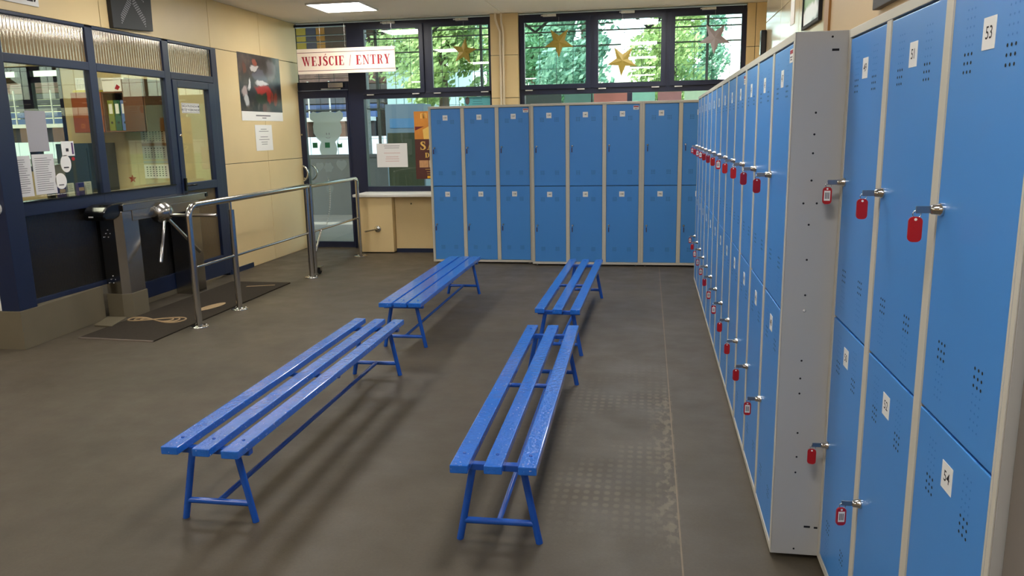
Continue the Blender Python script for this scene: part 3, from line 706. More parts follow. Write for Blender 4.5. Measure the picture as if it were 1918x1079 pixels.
def star(name_label, x, z, r, ang, m, y=9.87):
    t = thing('paper_star', name_label, 'star', (x, y, z), 0, 'paper stars hung in the windows'); b = MB()
    pts = []
    for i in range(10):
        a = math.radians(90+36*i+ang); q = r*(1.0 if i % 2 == 0 else .40)
        pts.append((q*math.cos(a), 0, q*math.sin(a)))
    vs = pts + [(0, -.012, 0), (0, .012, 0)]
    b.add(vs, [(i, (i+1) % 10, 10) for i in range(10)] + [((i+1) % 10, i, 11) for i in range(10)], m)
    b.build('folded_star', t)
    MB().tube([(0, 0, r*.3), (0, 0, 2.83-z)], .0008, WHITE, 4).build('thread', t)
star('gold paper star in the window left of the pillar', -2.30, 2.47, .165, -8, GOLD)
star('gold paper star in the window just right of the pillar', -1.12, 2.54, .185, 35, GOLD)
star('gold paper star hanging lowest, in the middle window', -.36, 2.30, .185, 32, GOLD)
star('silver paper star in the rightmost window', .71, 2.52, .19, 34, SILV)

PIPE = mat('cream_pipe_paint', (232, 216, 186), .4)
for (xa, xb, lab) in ((-1.893, -1.838, 'left of two cream pipes bending down the pillar'), (-1.822, -1.802, 'straight right one of two cream pipes on the pillar')):
    MB().tube([(xa, 9.845, ZC), (xa, 9.845, 2.84), (xa+(xb-xa)*.3, 9.842, 2.78), (xb, 9.842, 2.68), (xb, 9.842, .75)], .014, PIPE, 10).build('heating_pipe', None, label=lab, cat='pipe', group='pipes on the pillar')

def lines(b, fn, w_, ys, m, d0, d1, jitter=.35, left=False, h=.006):
    for y in ys:
        k = w_*(1-random.random()*jitter); b.prism(shift(rect(k, h), (-(w_-k)/2 if left else 0), y), fn, d0, d1, m)
# photo poster on the left wall
ps = thing('photo_poster', 'dark photo poster with a red and white blurred figure on the cream wall', 'poster', (XL+.002, 8.93, 2.045))
fp = on_left(0, 0, 0)
MB().prism(rect(1.02, .75), fp, 0, .002, PAPERW).build('sheet', ps)
def photo_mat(name, base, blobs, warp=.10, wscale=5, coord=(1, 2)):
    """a blurred printed photograph or painted reflection: soft colour patches on a mottled ground (flat print)"""
    m = bpy.data.materials.new(name); m.use_nodes = True; n = m.node_tree.nodes; l = m.node_tree.links; b_ = n['Principled BSDF']; b_.inputs['Roughness'].default_value = .3
    tc = n.new('ShaderNodeTexCoord'); t = n.new('ShaderNodeTexNoise'); t.inputs['Scale'].default_value = wscale; t.inputs['Detail'].default_value = 5; l.new(tc.outputs['Object'], t.inputs['Vector'])
    r = n.new('ShaderNodeValToRGB'); l.new(t.outputs['Fac'], r.inputs[0]); e = r.color_ramp.elements
    e[0].position = .32; e[0].color = (*lin(base[0]), 1); e[1].position = .72; e[1].color = (*lin(base[2]), 1); r.color_ramp.elements.new(.52).color = (*lin(base[1]), 1)
    col = r.outputs[0]
    sc = n.new('ShaderNodeVectorMath'); sc.operation = 'MULTIPLY_ADD'; l.new(t.outputs['Color'], sc.inputs[0]); sc.inputs[1].default_value = (warp*2,)*3; sc.inputs[2].default_value = (-warp,)*3
    ad = n.new('ShaderNodeVectorMath'); l.new(tc.outputs['Object'], ad.inputs[0]); l.new(sc.outputs[0], ad.inputs[1])
    for (u, v, ru, rv, c) in blobs:
        mp = n.new('ShaderNodeMapping'); l.new(ad.outputs[0], mp.inputs[0]); lo = [0, 0, 0]; k = [0, 0, 0]
        for ax_, p_, q_ in ((coord[0], u, ru), (coord[1], v, rv)): lo[ax_] = -p_/q_; k[ax_] = 1/q_
        mp.inputs['Location'].default_value = lo; mp.inputs['Scale'].default_value = k
        ln = n.new('ShaderNodeVectorMath'); ln.operation = 'LENGTH'; l.new(mp.outputs[0], ln.inputs[0])
        mr_ = n.new('ShaderNodeMapRange'); mr_.interpolation_type = 'SMOOTHSTEP'; mr_.inputs[1].default_value = 1.15; mr_.inputs[2].default_value = .7; l.new(ln.outputs['Value'], mr_.inputs[0])
        mx = n.new('ShaderNodeMix'); mx.data_type = 'RGBA'; l.new(mr_.outputs[0], mx.inputs[0]); l.new(col, mx.inputs[6]); mx.inputs[7].default_value = (*lin(c), 1); col = mx.outputs[2]
    l.new(col, b_.inputs['Base Color']); return m
PHOTO = photo_mat('dark_photo_print', ((26, 24, 27), (52, 48, 48), (98, 82, 74)), ((-.10, .30, .05, .04, (140, 62, 44)), (-.12, .23, .10, .035, (186, 182, 180)), (.0, .13, .20, .07, (84, 84, 98)), (.02, .05, .16, .035, (196, 190, 190)), (.05, -.03, .20, .06, (164, 44, 36)), (.16, -.10, .05, .08, (150, 40, 30)), (-.02, -.12, .14, .07, (46, 54, 40)),
    (-.27, .02, .035, .07, (206, 202, 200)), (-.38, -.06, .08, .06, (170, 150, 146)), (-.36, -.16, .07, .07, (186, 184, 182)), (.34, -.10, .05, .08, (116, 48, 36)), (.25, -.08, .03, .06, (126, 54, 40)), (-.40, .22, .05, .09, (92, 54, 40)), (.05, -.22, .04, .06, (96, 62, 56)), (-.08, -.22, .03, .06, (80, 70, 66)), (.3, .22, .14, .12, (104, 100, 104))))
MB().prism(shift(rect(1.02, .645), 0, .0525), fp, .002, .003, PHOTO).build('picture', ps)
b = MB(); b.prism(shift(rect(.36, .014), 0, -.315), fp, .002, .0028, TEXT); b.prism(shift(rect(.10, .010), .02, -.342), fp, .002, .0028, TEXT); b.build('caption', ps)
nc = thing('wall_notice', 'small white printed notice under the dark photo poster', 'notice', (XL+.002, 8.91, 1.473))
MB().prism(rect(.42, .30), fp, 0, .0015, PAPERW).build('sheet', nc)
b = MB(); lines(b, fp, .26, (.10, .075, .01, -.02, -.05, -.075), TEXT, .0015, .002, .6); b.build('printed_lines', nc)

# LED arrow panel and a white sign above the booth
lp = thing('led_arrow_panel', 'square black LED panel with an upward arrow of white dots', 'display', (XL+.002, 6.585, 2.60))
LEDB = mat('led_panel_black', (34, 36, 40), .5); DOT = mat('led_dot_white', (150, 150, 154), .5)
MB().prism([(-.28, -.18), (.275, -.148), (.29, .25), (-.285, .24)], fp, 0, .04, LEDB).build('panel', lp, bevel=.003)
b = MB()
def dots(p0, p1, n, wd):
    for i in range(n):
        for k in range(wd):
            u = p0[0]+(p1[0]-p0[0])*i/(n-1); v = p0[1]+(p1[1]-p0[1])*i/(n-1) - k*.022
            b.prism(shift(ell(.0065, .0065, 6), u, v), fp, .04, .0408, DOT)
dots((-.16, -.06), (-.012, .12), 12, 4); dots((.17, -.05), (.018, .12), 12, 4); dots((-.17, .13), (-.05, .23), 8, 3); dots((.17, .14), (.06, .23), 8, 3)
b.build('led_dots', lp, kind='stuff')
ws = thing('wall_sign', 'white printed sign on the cream wall at the top left corner', 'sign', (XL+.002, 5.20, 2.62))
MB().prism(rect(.62, .29), fp, 0, .008, PAPERW).build('board', ws)
b = MB(); b.prism(shift(rect(.06, .03), .225, -.10), fp, .008, .009, INK); b.prism([(.26,-.11),(.275,-.115),(.29,-.09),(.275,-.085)], fp, .008, .009, INK); b.prism([(.13,-.115),(.15,-.115),(.17,-.085),(.15,-.085)], fp, .008, .009, INK); b.build('lettering', ws)

# right wall: framed picture with painted reflection, notice and dark panel
mr = thing('framed_picture', 'glossy framed picture on the right wall above the lockers', 'picture', (XR-.002, 5.50, 2.40))
fr = on_right(0, 0, 0)
b = MB()
for q in ((-.28, -.26), (.26, .28)): b.prism([(q[0], -.26), (q[1], -.26), (q[1], .36), (q[0], .36)], fr, 0, .02, INK)
b.prism([(-.28, -.28), (.28, -.28), (.28, -.26), (-.28, -.26)], fr, 0, .02, INK); b.prism([(-.28, .36), (.28, .36), (.28, .38), (-.28, .38)], fr, 0, .02, INK); b.build('frame', mr)
PIC2 = photo_mat('painted_reflection', ((70, 84, 76), (110, 128, 116), (150, 160, 150)), ((.0, -.10, .30, .07, (120, 164, 96)), (.05, -.21, .3, .07, (238, 240, 236)), (.1, .25, .3, .14, (96, 104, 102))), .06, 7)  # green and white patches imitate the window mirrored in the glass
MB().prism([(-.26, -.26), (.26, -.26), (.26, .36), (-.26, .36)], fr, 0, .012, PIC2).build('print', mr)
nr = thing('wall_leaflet', 'tall pink and white leaflet on the glossy right wall', 'leaflet', (XR-.002, 6.28, 2.44))
MB().prism(rect(.16, .44), fr, 0, .002, PAPERW).build('sheet', nr)
MB().prism(shift(rect(.15, .12), 0, .12), fr, .002, .003, mat('pink_print', (226, 170, 172), .6)).build('pink_heading', nr)
MB().prism([(-.03, -.02), (.03, .0), (.02, .05), (-.02, .06)], fr, .002, .003, INK).build('dark_motif', nr)
boxo('dark_wall_panel', (XR-.03, 2.6, 2.0), (XR, 3.95, 2.55), mat('dark_board', (52, 48, 50), .6), None, label='dark board on the wall above the nearest lockers', cat='board', bevel=.004)
b = MB(); b.box((XR-.05, 7.62, 2.12), (XR, 7.705, 2.34), BLACKP); dv = b.build('wall_device', None, bevel=.01, label='small black wall device at the edge of the glossy panel', cat='device')

# ------------------------------------------------------------------ papers on the entrance windows
ph = thing('window_notice', 'white landscape notice taped inside the window beside the door', 'notice', (-3.325, 9.978, 1.215))
MB().prism(rect(.415, .305), fs_, 0, .001, PAPER).build('sheet', ph)
b = MB(); lines(b, fs_, .24, (.12, .095), TEXT, .001, .0015, .2); lines(b, fs_, .26, (.03, -.02, -.045, -.075), mat('faint_red_print', (196, 150, 146), .8), .001, .0015, .5); b.build('printed_lines', ph)
po = thing('brown_poster', 'brown and orange poster with SA and DO lettering half hidden by the lockers', 'poster', (-2.78, 9.978, 1.335))
BROWN = mat('poster_brown', (78, 36, 30), .5); ORAN = mat('poster_orange', (200, 128, 44), .5, noise=.3, nscale=6); GOLDP = mat('poster_gold', (228, 186, 96), .5)
MB().prism(rect(.46, .86), fs_, 0, .001, BROWN).build('sheet', po)
MB().prism([(-.23, .08), (.23, .08), (.23, .43), (-.23, .43)], fs_, .001, .0015, ORAN).build('picture', po)
MB().prism([(-.11, .08), (.0, .08), (.02, .2), (-.04, .24), (-.12, .2)], fs_, .0015, .002, GOLDP).build('paper_bag', po)
MB().prism([(-.22, .19), (-.10, .24), (-.22, .24)], fs_, .0015, .002, DKRED).build('dark_wedge', po)
b = MB(); serif_text(b, 'SA', on_back(-.16, 0, -.055), .105, GOLDP, .20, .001, .0016); b.build('lettering', po); b = MB(); serif_text(b, 'DO', on_back(-.10, 0, -.155), .062, GOLDP, .13, .001, .0016); b.build('lettering', po); b = MB()
b.prism(ribbon([(-.135,.34,.008),(-.135,.40,.008),(-.105,.405,.008),(-.10,.34,.008)]), fs_, .0015, .002, GOLDP); b.prism(ribbon([(-.10,.34,.008),(-.098,.40,.008),(-.07,.405,.008),(-.065,.34,.008)]), fs_, .0015, .002, GOLDP)
b.build('emblem', po)
for q, c in (((-.18, -.06), (188, 140, 96)), ((-.05, .07), (206, 178, 140))): MB().prism([(q[0], -.28), (q[1], -.28), (q[1], -.19), (q[0], -.19)], fs_, .001, .0016, mat('thumb_%d' % c[0], c, .5, noise=.3, nscale=30)).build('thumbnail', po)
b = MB(); lines(b, fs_, .26, (-.305, -.335, -.365), GOLDP, .001, .0015, .4, h=.004); b.build('printed_lines', po)
MB().prism([(-.08, -.42), (.2, -.42), (.2, -.39), (-.08, -.39)], fs_, .001, .0016, mat('yellow_label', (230, 176, 40), .5)).build('yellow_label', po)
tq = thing('turquoise_poster', 'turquoise poster on the glass just above the back lockers', 'poster', (-2.17, 9.978, 1.70))
MB().prism(rect(.34, .46), fs_, 0, .001, mat('turquoise_print', (96, 186, 196), .5)).build('sheet', tq)
b = MB(); lines(b, fs_, .14, (.20, .17, .14), mat('teal_ink', (40, 110, 130), .6), .001, .0015, .3); b.build('printed_lines', tq)
MB().prism(shift(ell(.03, .05, 10), -.13, .18), fs_, .001, .0016, mat('figure_grey', (90, 84, 86), .6)).build('small_figure', tq)

# ------------------------------------------------------------------ ceiling lights
DIFF = bpy.data.materials.new('led_diffuser'); DIFF.use_nodes = True
_b = DIFF.node_tree.nodes['Principled BSDF']; _b.inputs['Base Color'].default_value = (.9, .9, .9, 1); _b.inputs['Emission Color'].default_value = (1, .965, .915, 1); _b.inputs['Emission Strength'].default_value = LED_STRENGTH
LFR = MB()
for lo, hi in (((-.31,-.31,-.02), (.31,-.295,0)), ((-.31,.295,-.02), (.31,.31,0)), ((-.31,-.295,-.02), (-.295,.295,0)), ((.295,-.295,-.02), (.31,.295,0))): LFR.box(lo, hi, WHITE)
LFR = LFR.mesh('frame'); LDI = MB().box((-.295, -.295, -.014), (.295, .295, -.002), DIFF).mesh('diffuser')
rows = ((8.78, 'over the entrance end'), (6.1, 'over the far benches'), (3.4, 'over the near benches'), (.7, 'just behind the viewer'), (-2.0, 'at the rear end of the hall'))
cols = ((-3.42, 'left column'), (-.23, 'right column'), (-6.6, 'outer left column'))
for x, cn in cols:
    for y, rn in rows:
        if x < -5 and y > 4: continue
        t = thing('ceiling_light', 'square LED panel light %s, %s' % (rn, cn), 'ceiling light', (x, y, ZC), 0, 'square LED ceiling panels')
        link('frame', LFR, t); link('diffuser', LDI, t)
# ------------------------------------------------------------------ reception booth
XF = -4.545                                     # booth front plane
bt = thing('reception_booth', 'glazed reception booth with navy frame along the left wall', 'booth'); bt.scale = (1, 1.011, 1)
def brect(y0, y1, z0, z1, name='frame_rail', x0=-4.605, x1=XF, m=NAVYB): boxo(name, (x0, y0, z0), (x1, y1, z1), m, bt, bevel=.004)
brect(4.80, 4.97, .285, 2.41, 'frame_post', -4.625, -4.475); brect(5.92, 6.01, .285, 2.395, 'frame_post'); brect(6.95, 7.045, .05, 2.395, 'frame_post'); brect(7.79, 7.89, 0, 2.41, 'frame_post')
for a, b_ in ((5.00, 5.92), (6.01, 6.95)):
    brect(a, b_, 2.05, 2.115); brect(a, b_, .945, 1.045)
brect(7.045, 7.79, 2.05, 2.115)
for a, b_ in ((5.00, 5.92), (6.01, 6.95), (7.045, 7.79)): brect(a, b_, 2.385, 2.41)
brect(6.01, 6.95, .05, .20); brect(5.0, 5.92, .285, .32)
boxo('sill', (XF-.06, 5.0, 1.045), (XF+.01, 6.95, 1.052), BLACKP, bt)
RIBG = bpy.data.materials.new('ribbed_polycarbonate'); RIBG.use_nodes = True
_n = RIBG.node_tree.nodes; _l = RIBG.node_tree.links; _n.remove(_n['Principled BSDF'])
_t = _n.new('ShaderNodeBsdfTransparent'); _t.inputs[0].default_value = (.62, .58, .48, 1)
_d = _n.new('ShaderNodeBsdfTranslucent'); _d.inputs[0].default_value = (.55, .50, .40, 1)
_g = _n.new('ShaderNodeBsdfGlossy'); _g.inputs['Roughness'].default_value = .06; _g.inputs[0].default_value = (.95, .9, .8, 1)
_m1 = _n.new('ShaderNodeMixShader'); _m1.inputs[0].default_value = .45; _m2 = _n.new('ShaderNodeMixShader'); _m2.inputs[0].default_value = .45
_l.new(_t.outputs[0], _m1.inputs[1]); _l.new(_d.outputs[0], _m1.inputs[2]); _l.new(_m1.outputs[0], _m2.inputs[1]); _l.new(_g.outputs[0], _m2.inputs[2]); _l.new(_m2.outputs[0], _n['Material Output'].inputs[0])
def ribbed(y0, y1, z0, z1, pitch, m, amp=.0035, name='ribbed_panel', parent=None, x=-4.570):
    n = int((y1-y0)/pitch)*8; b = MB(); vs = []
    for i in range(n+1):
        y = y0+(y1-y0)*i/n; d = amp*math.cos(i*math.pi/4)
        vs += [(x+d, y, z0), (x+d, y, z1)]
    b.add(vs, [(2*i, 2*i+2, 2*i+3, 2*i+1) for i in range(n)], m, True)
    vs2 = [(q[0]-.012, q[1], q[2]) for q in vs]; b.add(vs2, [(2*i, 2*i+1, 2*i+3, 2*i+2) for i in range(n)], m, True)
    return b.build(name, parent or bt)
for a, b_ in ((5.00, 5.92), (6.01, 6.95), (7.045, 7.79)): ribbed(a, b_, 2.115, 2.385, .033, RIBG, .0055)
DARKR = mat('smoked_ribbed_panel', (34, 33, 32), .2, coat=.5)
ribbed(5.00, 5.92, .32, .945, .016, DARKR, .0012); ribbed(6.01, 6.95, .20, .945, .016, DARKR, .0012)
for a, b_ in ((5.00, 5.92), (6.01, 6.95)): boxo('pane', (-4.578, a, 1.045), (-4.572, b_, 2.05), BGLASS, bt)
# booth door
dl = MB()
for (a, b_, c, d) in ((7.05, 7.125, .03, 2.045), (7.675, 7.785, .03, 2.045), (7.125, 7.675, 1.975, 2.045), (7.125, 7.675, .97, 1.05), (7.125, 7.675, .03, .24)): dl.box((-4.60, a, c), (XF+.008, b_, d), NAVYB)
bdoor = dl.build('door', bt, bevel=.004)
boxo('pane', (-4.578, 7.125, 1.05), (-4.572, 7.675, 1.975), BGLASS, bdoor)
SMOKB = mat('bronze_ribbed_panel', (104, 88, 62), .25, coat=.4)
ribbed(7.125, 7.675, .24, .97, .016, SMOKB, .0012, parent=bdoor)
b = MB(); b.box((XF+.008, 7.075, .975), (XF+.03, 7.10, 1.10), BLACKP); b.tube([(XF+.02, 7.09, 1.03), (XF+.06, 7.09, 1.03), (XF+.06, 7.21, 1.03)], .009, BLACKP, 8); b.build('lever_handle', bdoor)
MB().lathe([(.014, 0), (.014, .012), (.009, .014)], (XF+.008, 7.088, 1.515), CHROME, 12, 'x').build('key_cylinder', bdoor)
dsn = MB(); fdn = on_left(-4.5715, 7.37, 1.782); dsn.prism(rect(.31, .098), fdn, 0, .001, PAPERW); dsn.prism(rect(.296, .084), fdn, .001, .0014, INK); dsn.prism(rect(.290, .078), fdn, .0014, .0018, PAPERW)
dsn.text('NIEZATRUDNIONYM', on_left(-4.5715, 7.37, 1.800), .032, INK, .0022, bold=.008); dsn.text('WSTĘP WZBRONIONY', on_left(-4.5715, 7.37, 1.764), .032, INK, .0022, bold=.008)
dsn.build('staff_only_sign', bdoor)
# plinth and kerb
MB().prism([(-4.465, 4.79), (-4.525, 5.74), (-4.6, 5.74), (-4.6, 4.86), (-7.6, 4.86), (-7.6, 4.79)], f, 0, .285, PLINTH).build('plinth', bt, bevel=.003)
boxo('kerb', (-4.60, 6.04, 0), (-4.548, 6.90, .05), PLINTH, bt, bevel=.004)
# end face towards the viewer: white board with a red line
boxo('end_panel', (-7.6, 4.81, .285), (-4.628, 4.86, 2.41), WHITE, bt)
boxo('red_line', (-7.6, 4.806, .452), (-4.628, 4.81, .466), REDP, bt)
MB().lathe([(.05, 0), (.05, -.02), (.03, -.03)], (-4.55, 4.80, 1.03), WHITE, 16, 'y').build('bell_push', bt)
boxo('end_wall', (-9.1, 4.85, 2.41), (-4.56, 4.95, 2.9), BEIGE, bt); boxo('end_wall', (-9.1, 4.88, 0), (-7.6, 4.95, 2.41), BEIGE, bt)
# back partition of the booth with its own window
wp = struct('wall_booth', 'cream partition at the back of the booth with a navy window')
WX0, WX1, WZ0, WZ1 = -8.7, -6.92, 1.12, 2.36
YP = 8.6
BEIGE3 = mat('booth_wall_cream', (214, 196, 150), .5, noise=.04)
for lo, hi in (((WX1, YP, 0), (-4.66, YP+.08, 1.20)), ((WX1, YP, 1.203), (-4.66, YP+.08, 2.9)), ((-9.1, YP, 0), (WX1, YP+.08, WZ0)), ((-9.1, YP, WZ1), (WX1, YP+.08, 2.9)), ((-9.1, YP, WZ0), (WX0, YP+.08, WZ1))): boxo('panel', lo, hi, BEIGE3, wp)
w3 = struct('window_3', 'navy window at the back of the booth')
for (a, b_, c, d) in ((WX0, WX1, WZ0, WZ0+.06), (WX0, WX1, WZ1-.05, WZ1), (WX0, WX0+.06, WZ0, WZ1), (WX1-.05, WX1, WZ0, WZ1), (-7.47, -7.33, WZ0, WZ1), (WX0, WX1, 2.17, 2.24)): boxo('frame_bar', (a, YP+.0, c), (b_, YP+.06, d), NAVY, w3)
for a, b_ in ((WX0+.06, -7.47), (-7.33, WX1-.05)): boxo('pane', (a, YP+.03, WZ0+.06), (b_, YP+.036, WZ1-.05), GLASS, w3)
# unseen panels added to brighten the booth
for x, y, q in ((-5.6, 7.2, 'rear'), (-6.9, 6.2, 'outer'), (-5.6, 5.6, 'front')):
    t = thing('ceiling_light', 'unseen LED panel added to brighten the reception booth, %s one' % q, 'ceiling light', (x, y, ZC), 0, 'square LED ceiling panels'); link('frame', LFR, t); link('diffuser', LDI, t)
# papers on the booth glass
def sheet(name, y0, y1, z0, z1, label, m=PAPER, nl=0, tilt=0, cat='notice', x=-4.5715):
    t = thing(name, label, cat, (x, (y0+y1)/2*1.011, (z0+z1)/2)); t.rotation_euler = (tilt, 0, 0)
    MB().prism(rect(y1-y0, z1-z0), fp, 0, .001, m).build('sheet', t)
    if nl:
        b = MB(); h = z1-z0; lines(b, fp, (y1-y0)*.8, [h*.40-h*.8*i/(nl-1) for i in range(nl)], TEXT, .001, .0014, .3, True, .004); b.build('printed_lines', t)
    return t
sheet('glass_notice', 5.20, 5.405, 1.412, 1.713, 'blank grey sheet stuck above the printed pages on the booth glass', GREYP)
sheet('glass_notice', 4.985, 5.195, 1.085, 1.385, 'left printed page at the bottom of the booth glass', PAPER, 16)
sheet('glass_notice', 5.212, 5.432, 1.090, 1.392, 'right printed page at the bottom of the booth glass', PAPER, 16)
nb = sheet('info_card', 5.53, 5.668, 1.369, 1.484, 'small white card with a dark square on the booth glass', PAPERW, 0)
MB().prism(shift(rect(.03, .025), -.01, -.01), fp, .001, .0015, INK).build('dark_square', nb); MB().prism(shift(rect(.02, .09), .05, 0), fp, .001, .0015, mat('violet_print', (88, 60, 110), .6)).build('violet_strip', nb)
for (y, z, ry, rz_, lab) in ((5.557, 1.31, .058, .068, 'upper white oval sticker with a black line on the booth glass'), (5.481, 1.178, .062, .062, 'lower round white sticker on the booth glass')):
    t = thing('round_sticker', lab, 'sticker', (-4.5715, y*1.011, z)); MB().prism(ell(ry, rz_), fp, 0, .001, PAPERW).build('disc', t); MB().prism(shift(rect(.055, .010), 0, -.03), fp, .001, .0015, INK if z > 1.2 else TEXT).build('printed_bar', t)
PURP = mat('purple_card', (56, 44, 130), .4)
for (y0, y1, lab) in ((5.53, 5.672, 'left leaflet holder with purple and white cards on the booth sill'), (5.745, 5.875, 'right leaflet holder with purple and white cards on the booth sill')):
    t = thing('leaflet_holder', lab, 'leaflet holder', (-4.635, (y0+y1)/2*1.011, 1.046)); h = (y1-y0)/2
    MB().box((-.03, -h, 0), (.0, h, .10), PURP).build('purple_card', t, bevel=.003); MB().box((.0, 0, .004), (.018, h, .105), PAPERW).build('white_leaflet', t); MB().box((.0, -h, .035), (.006, -h*.2, .062), mat('photo_skin', (206, 170, 150), .5)).build('photo_strip', t)
    b = MB(); lines(b, on_left(.018, h*.5, .06), h*.7, (.03, .015, .0, -.015), TEXT, 0, .0005, .4, True, .003); b.build('printed_lines', t)
pc = thing('pen_cup', 'dark cup of pens on the booth sill behind the round sticker', 'pen cup', (-4.655, 5.52, 1.046)); MB().lathe([(.03, 0), (.034, .07), (.031, .07), (.028, .01)], (0, 0, 0), BLACKP, 14).build('cup', pc)
for a, q in ((.3, .02), (1.6, .018), (3.4, .02)): MB().tube([(0, 0, .02), (q*math.cos(a), q*math.sin(a), .13)], .004, CHROME, 6).build('pen', pc)
# desk and monitor inside
dk = thing('booth_desk', 'grey desk top inside the reception booth under the window', 'desk'); DESK = mat('desk_grey', (120, 118, 112), .5)
boxo('desk_top', (-5.35, 5.05, .72), (-4.75, 6.85, .75), DESK, dk, bevel=.004)
for y in (5.08, 6.80): boxo('side_panel', (-5.33, y-.012, 0), (-4.76, y+.012, .72), DESK, dk)
boxo('window_ledge', (-4.72, 5.01, 1.0), (-4.61, 6.94, 1.045), DESK, bt)
mo = thing('monitor', 'dark computer monitor seen from behind inside the booth', 'monitor', (-5.0, 6.02, .75), .5)
MB().box((-.02, -.25, .22), (.02, .25, .54), BLACKP).build('screen', mo, bevel=.008); MB().box((-.02, -.03, .01), (.01, .03, .3), BLACKP).build('stand', mo); MB().prism(ell(.10, .12), f, 0, .012, BLACKP).build('base', mo)
boxo('paper_stack', (-5.0, 5.50, .751), (-4.78, 5.72, .95), PAPERW, None, label='white stack of forms on the booth desk beside the monitor', cat='paper')
# wall cabinet with binders
CABR = mat('red_brown_laminate', (150, 78, 46), .4, noise=.12, nscale=6); CABD = mat('dark_brown_laminate', (104, 66, 44), .4, noise=.1, nscale=6)
wc = thing('wall_cabinet', 'red brown hanging cabinet with an open middle shelf inside the booth', 'cabinet', (0, 8.595, 0))
yc = -.33
b = MB()
for x in (-6.539, -6.154, -5.885, -5.635): b.box((x-.009, yc, 1.57), (x+.009, 0, 2.02), CABD)
for z in (1.57, 2.005): b.box((-6.539, yc, z), (-5.635, 0, z+.015), CABD)
b.box((-6.539, -.012, 1.57), (-5.635, 0, 2.02), CABD); b.build('carcass', wc)
d_ = boxo('door', (-6.539, yc-.018, 1.572), (-6.159, yc-.001, 2.018), CABR, wc, bevel=.002); MB().lathe([(.008, 0), (.012, -.02), (.006, -.024)], (-6.202, yc-.018, 1.62), CHROME, 10, 'y').build('knob', d_)
boxo('door', (-5.885, yc-.018, 1.572), (-5.637, yc-.001, 2.15), CABD, wc, bevel=.002); boxo('top_box', (-5.895, yc, 2.021), (-5.635, 0, 2.15), CABD, wc)
for i, (c, lab) in enumerate((((120, 132, 40), 'olive green ring binder at the left of the booth shelf'), ((18, 84, 60), 'dark green ring binder in the middle of the booth shelf'), ((92, 118, 178), 'blue ring binder at the right of the booth shelf'))):
    x = -6.140 + i*.082; t = thing('ring_binder', lab, 'binder', (x, 8.32, 1.586), 0, 'binders on the booth shelf')
    MB().box((0, 0, 0), (.074, .24, .34), mat('binder_%d' % i, c, .4)).build('cover', t, bevel=.004); MB().box((.015, -.0015, .19), (.059, 0, .30), PAPERW).build('spine_label', t); MB().lathe([(.014, 0), (.014, -.002), (.009, -.002)], (.037, 0, .09), INK, 12, 'y').build('finger_ring', t)
bx = thing('carton', 'white carton with a red mark on top of the booth cabinet', 'box', (-6.029, 8.42, 2.021)); MB().box((-.13, -.12, 0), (.12, .12, .13), PAPERW).build('box', bx, bevel=.003); MB().prism([(.02, .03), (.06, .015), (.09, .05), (.05, .08)], on_back(0, -.12, 0), 0, .001, REDP).build('red_mark', bx)
pb = thing('paper_pile', 'loose pile of papers on the white carton in the booth', 'paper', (-6.029, 8.42, 2.152)); MB().box((-.14, -.13, 0), (.13, .11, .02), PAPERW, Matrix.Rotation(.1, 4, 'Z')).build('sheets', pb)
tr_ = thing('letter_tray', 'yellow tray under a white plastic basket on the booth cabinet', 'tray', (-6.385, 8.42, 2.022)); MB().box((-.15, -.14, 0), (.15, .14, .025), mat('yellow_plastic', (214, 200, 40), .4)).build('tray', tr_, bevel=.004)
bk = thing('plastic_basket', 'white slotted plastic basket standing on the yellow tray', 'basket', (-6.366, 8.42, 2.048)); bw_ = MB()
for s_ in (-1, 1):
    bw_.box((s_*.13-.004, -.12, 0), (s_*.13+.004, .12, .012), PAPERW); bw_.box((s_*.13-.004, -.12, .12), (s_*.13+.004, .12, .135), PAPERW)
    bw_.box((-.13, s_*.12-.004, 0), (.13, s_*.12+.004, .012), PAPERW); bw_.box((-.13, s_*.12-.004, .12), (.13, s_*.12+.004, .135), PAPERW); bw_.box((-.13, s_*.12-.004, .06), (.13, s_*.12+.004, .07), PAPERW)
    for i in range(14): bw_.box((-.13+i*.02-.004, s_*.12-.003, .01), (-.13+i*.02+.004, s_*.12+.003, .125), PAPERW); bw_.box((s_*.13-.003, -.12+i*.018-.004, .01), (s_*.13+.003, -.12+i*.018+.004, .125), PAPERW)
bw_.box((-.13, -.12, 0), (.13, .12, .006), PAPERW); bw_.build('slotted_shell', bk)
# calendar and star on the partition
ca = thing('wall_calendar', 'three month wall calendar with brown picture on the booth wall', 'calendar', (-5.79, 8.598, 0)); 
MB().prism(shift(rect(.36, .27), 0, 1.745), fs_, 0, .003, mat('calendar_picture', (150, 92, 44), .4, noise=.5, nscale=9)).build('picture', ca)
MB().prism([(.02, 1.87), (.06, 1.87), (.10, 1.74), (.17, 1.66), (.17, 1.62), (.06, 1.70)], fs_, .003, .0036, PAPERW).build('white_curve', ca)
CALG = mat('calendar_grey', (186, 188, 184), .6)
for i, z in enumerate((1.515, 1.325, 1.105)):
    pg = MB().prism(shift(rect(.32, .165), 0, z), fs_, 0, .003, PAPERW if i != 1 else CALG).build('month_page', ca); b = MB()
    for r in range(5):
        for c in range(7): b.prism(shift(rect(.018, .012), -.12+c*.04, z+.05-r*.025), fs_, .003, .0035, INK if r == 0 else TEXT)
    b.build('printed_days', pg, kind='stuff')
MB().prism(shift(rect(.32, .035), 0, 1.42), fs_, 0, .003, mat('calendar_band', (170, 132, 92), .6)).build('band', ca); MB().prism(shift(rect(.32, .035), 0, 1.215), fs_, 0, .003, CALG).build('band', ca); MB().prism(shift(rect(.32, .06), 0, .985), fs_, 0, .003, mat('calendar_foot', (190, 176, 140), .6)).build('foot_strip', ca)
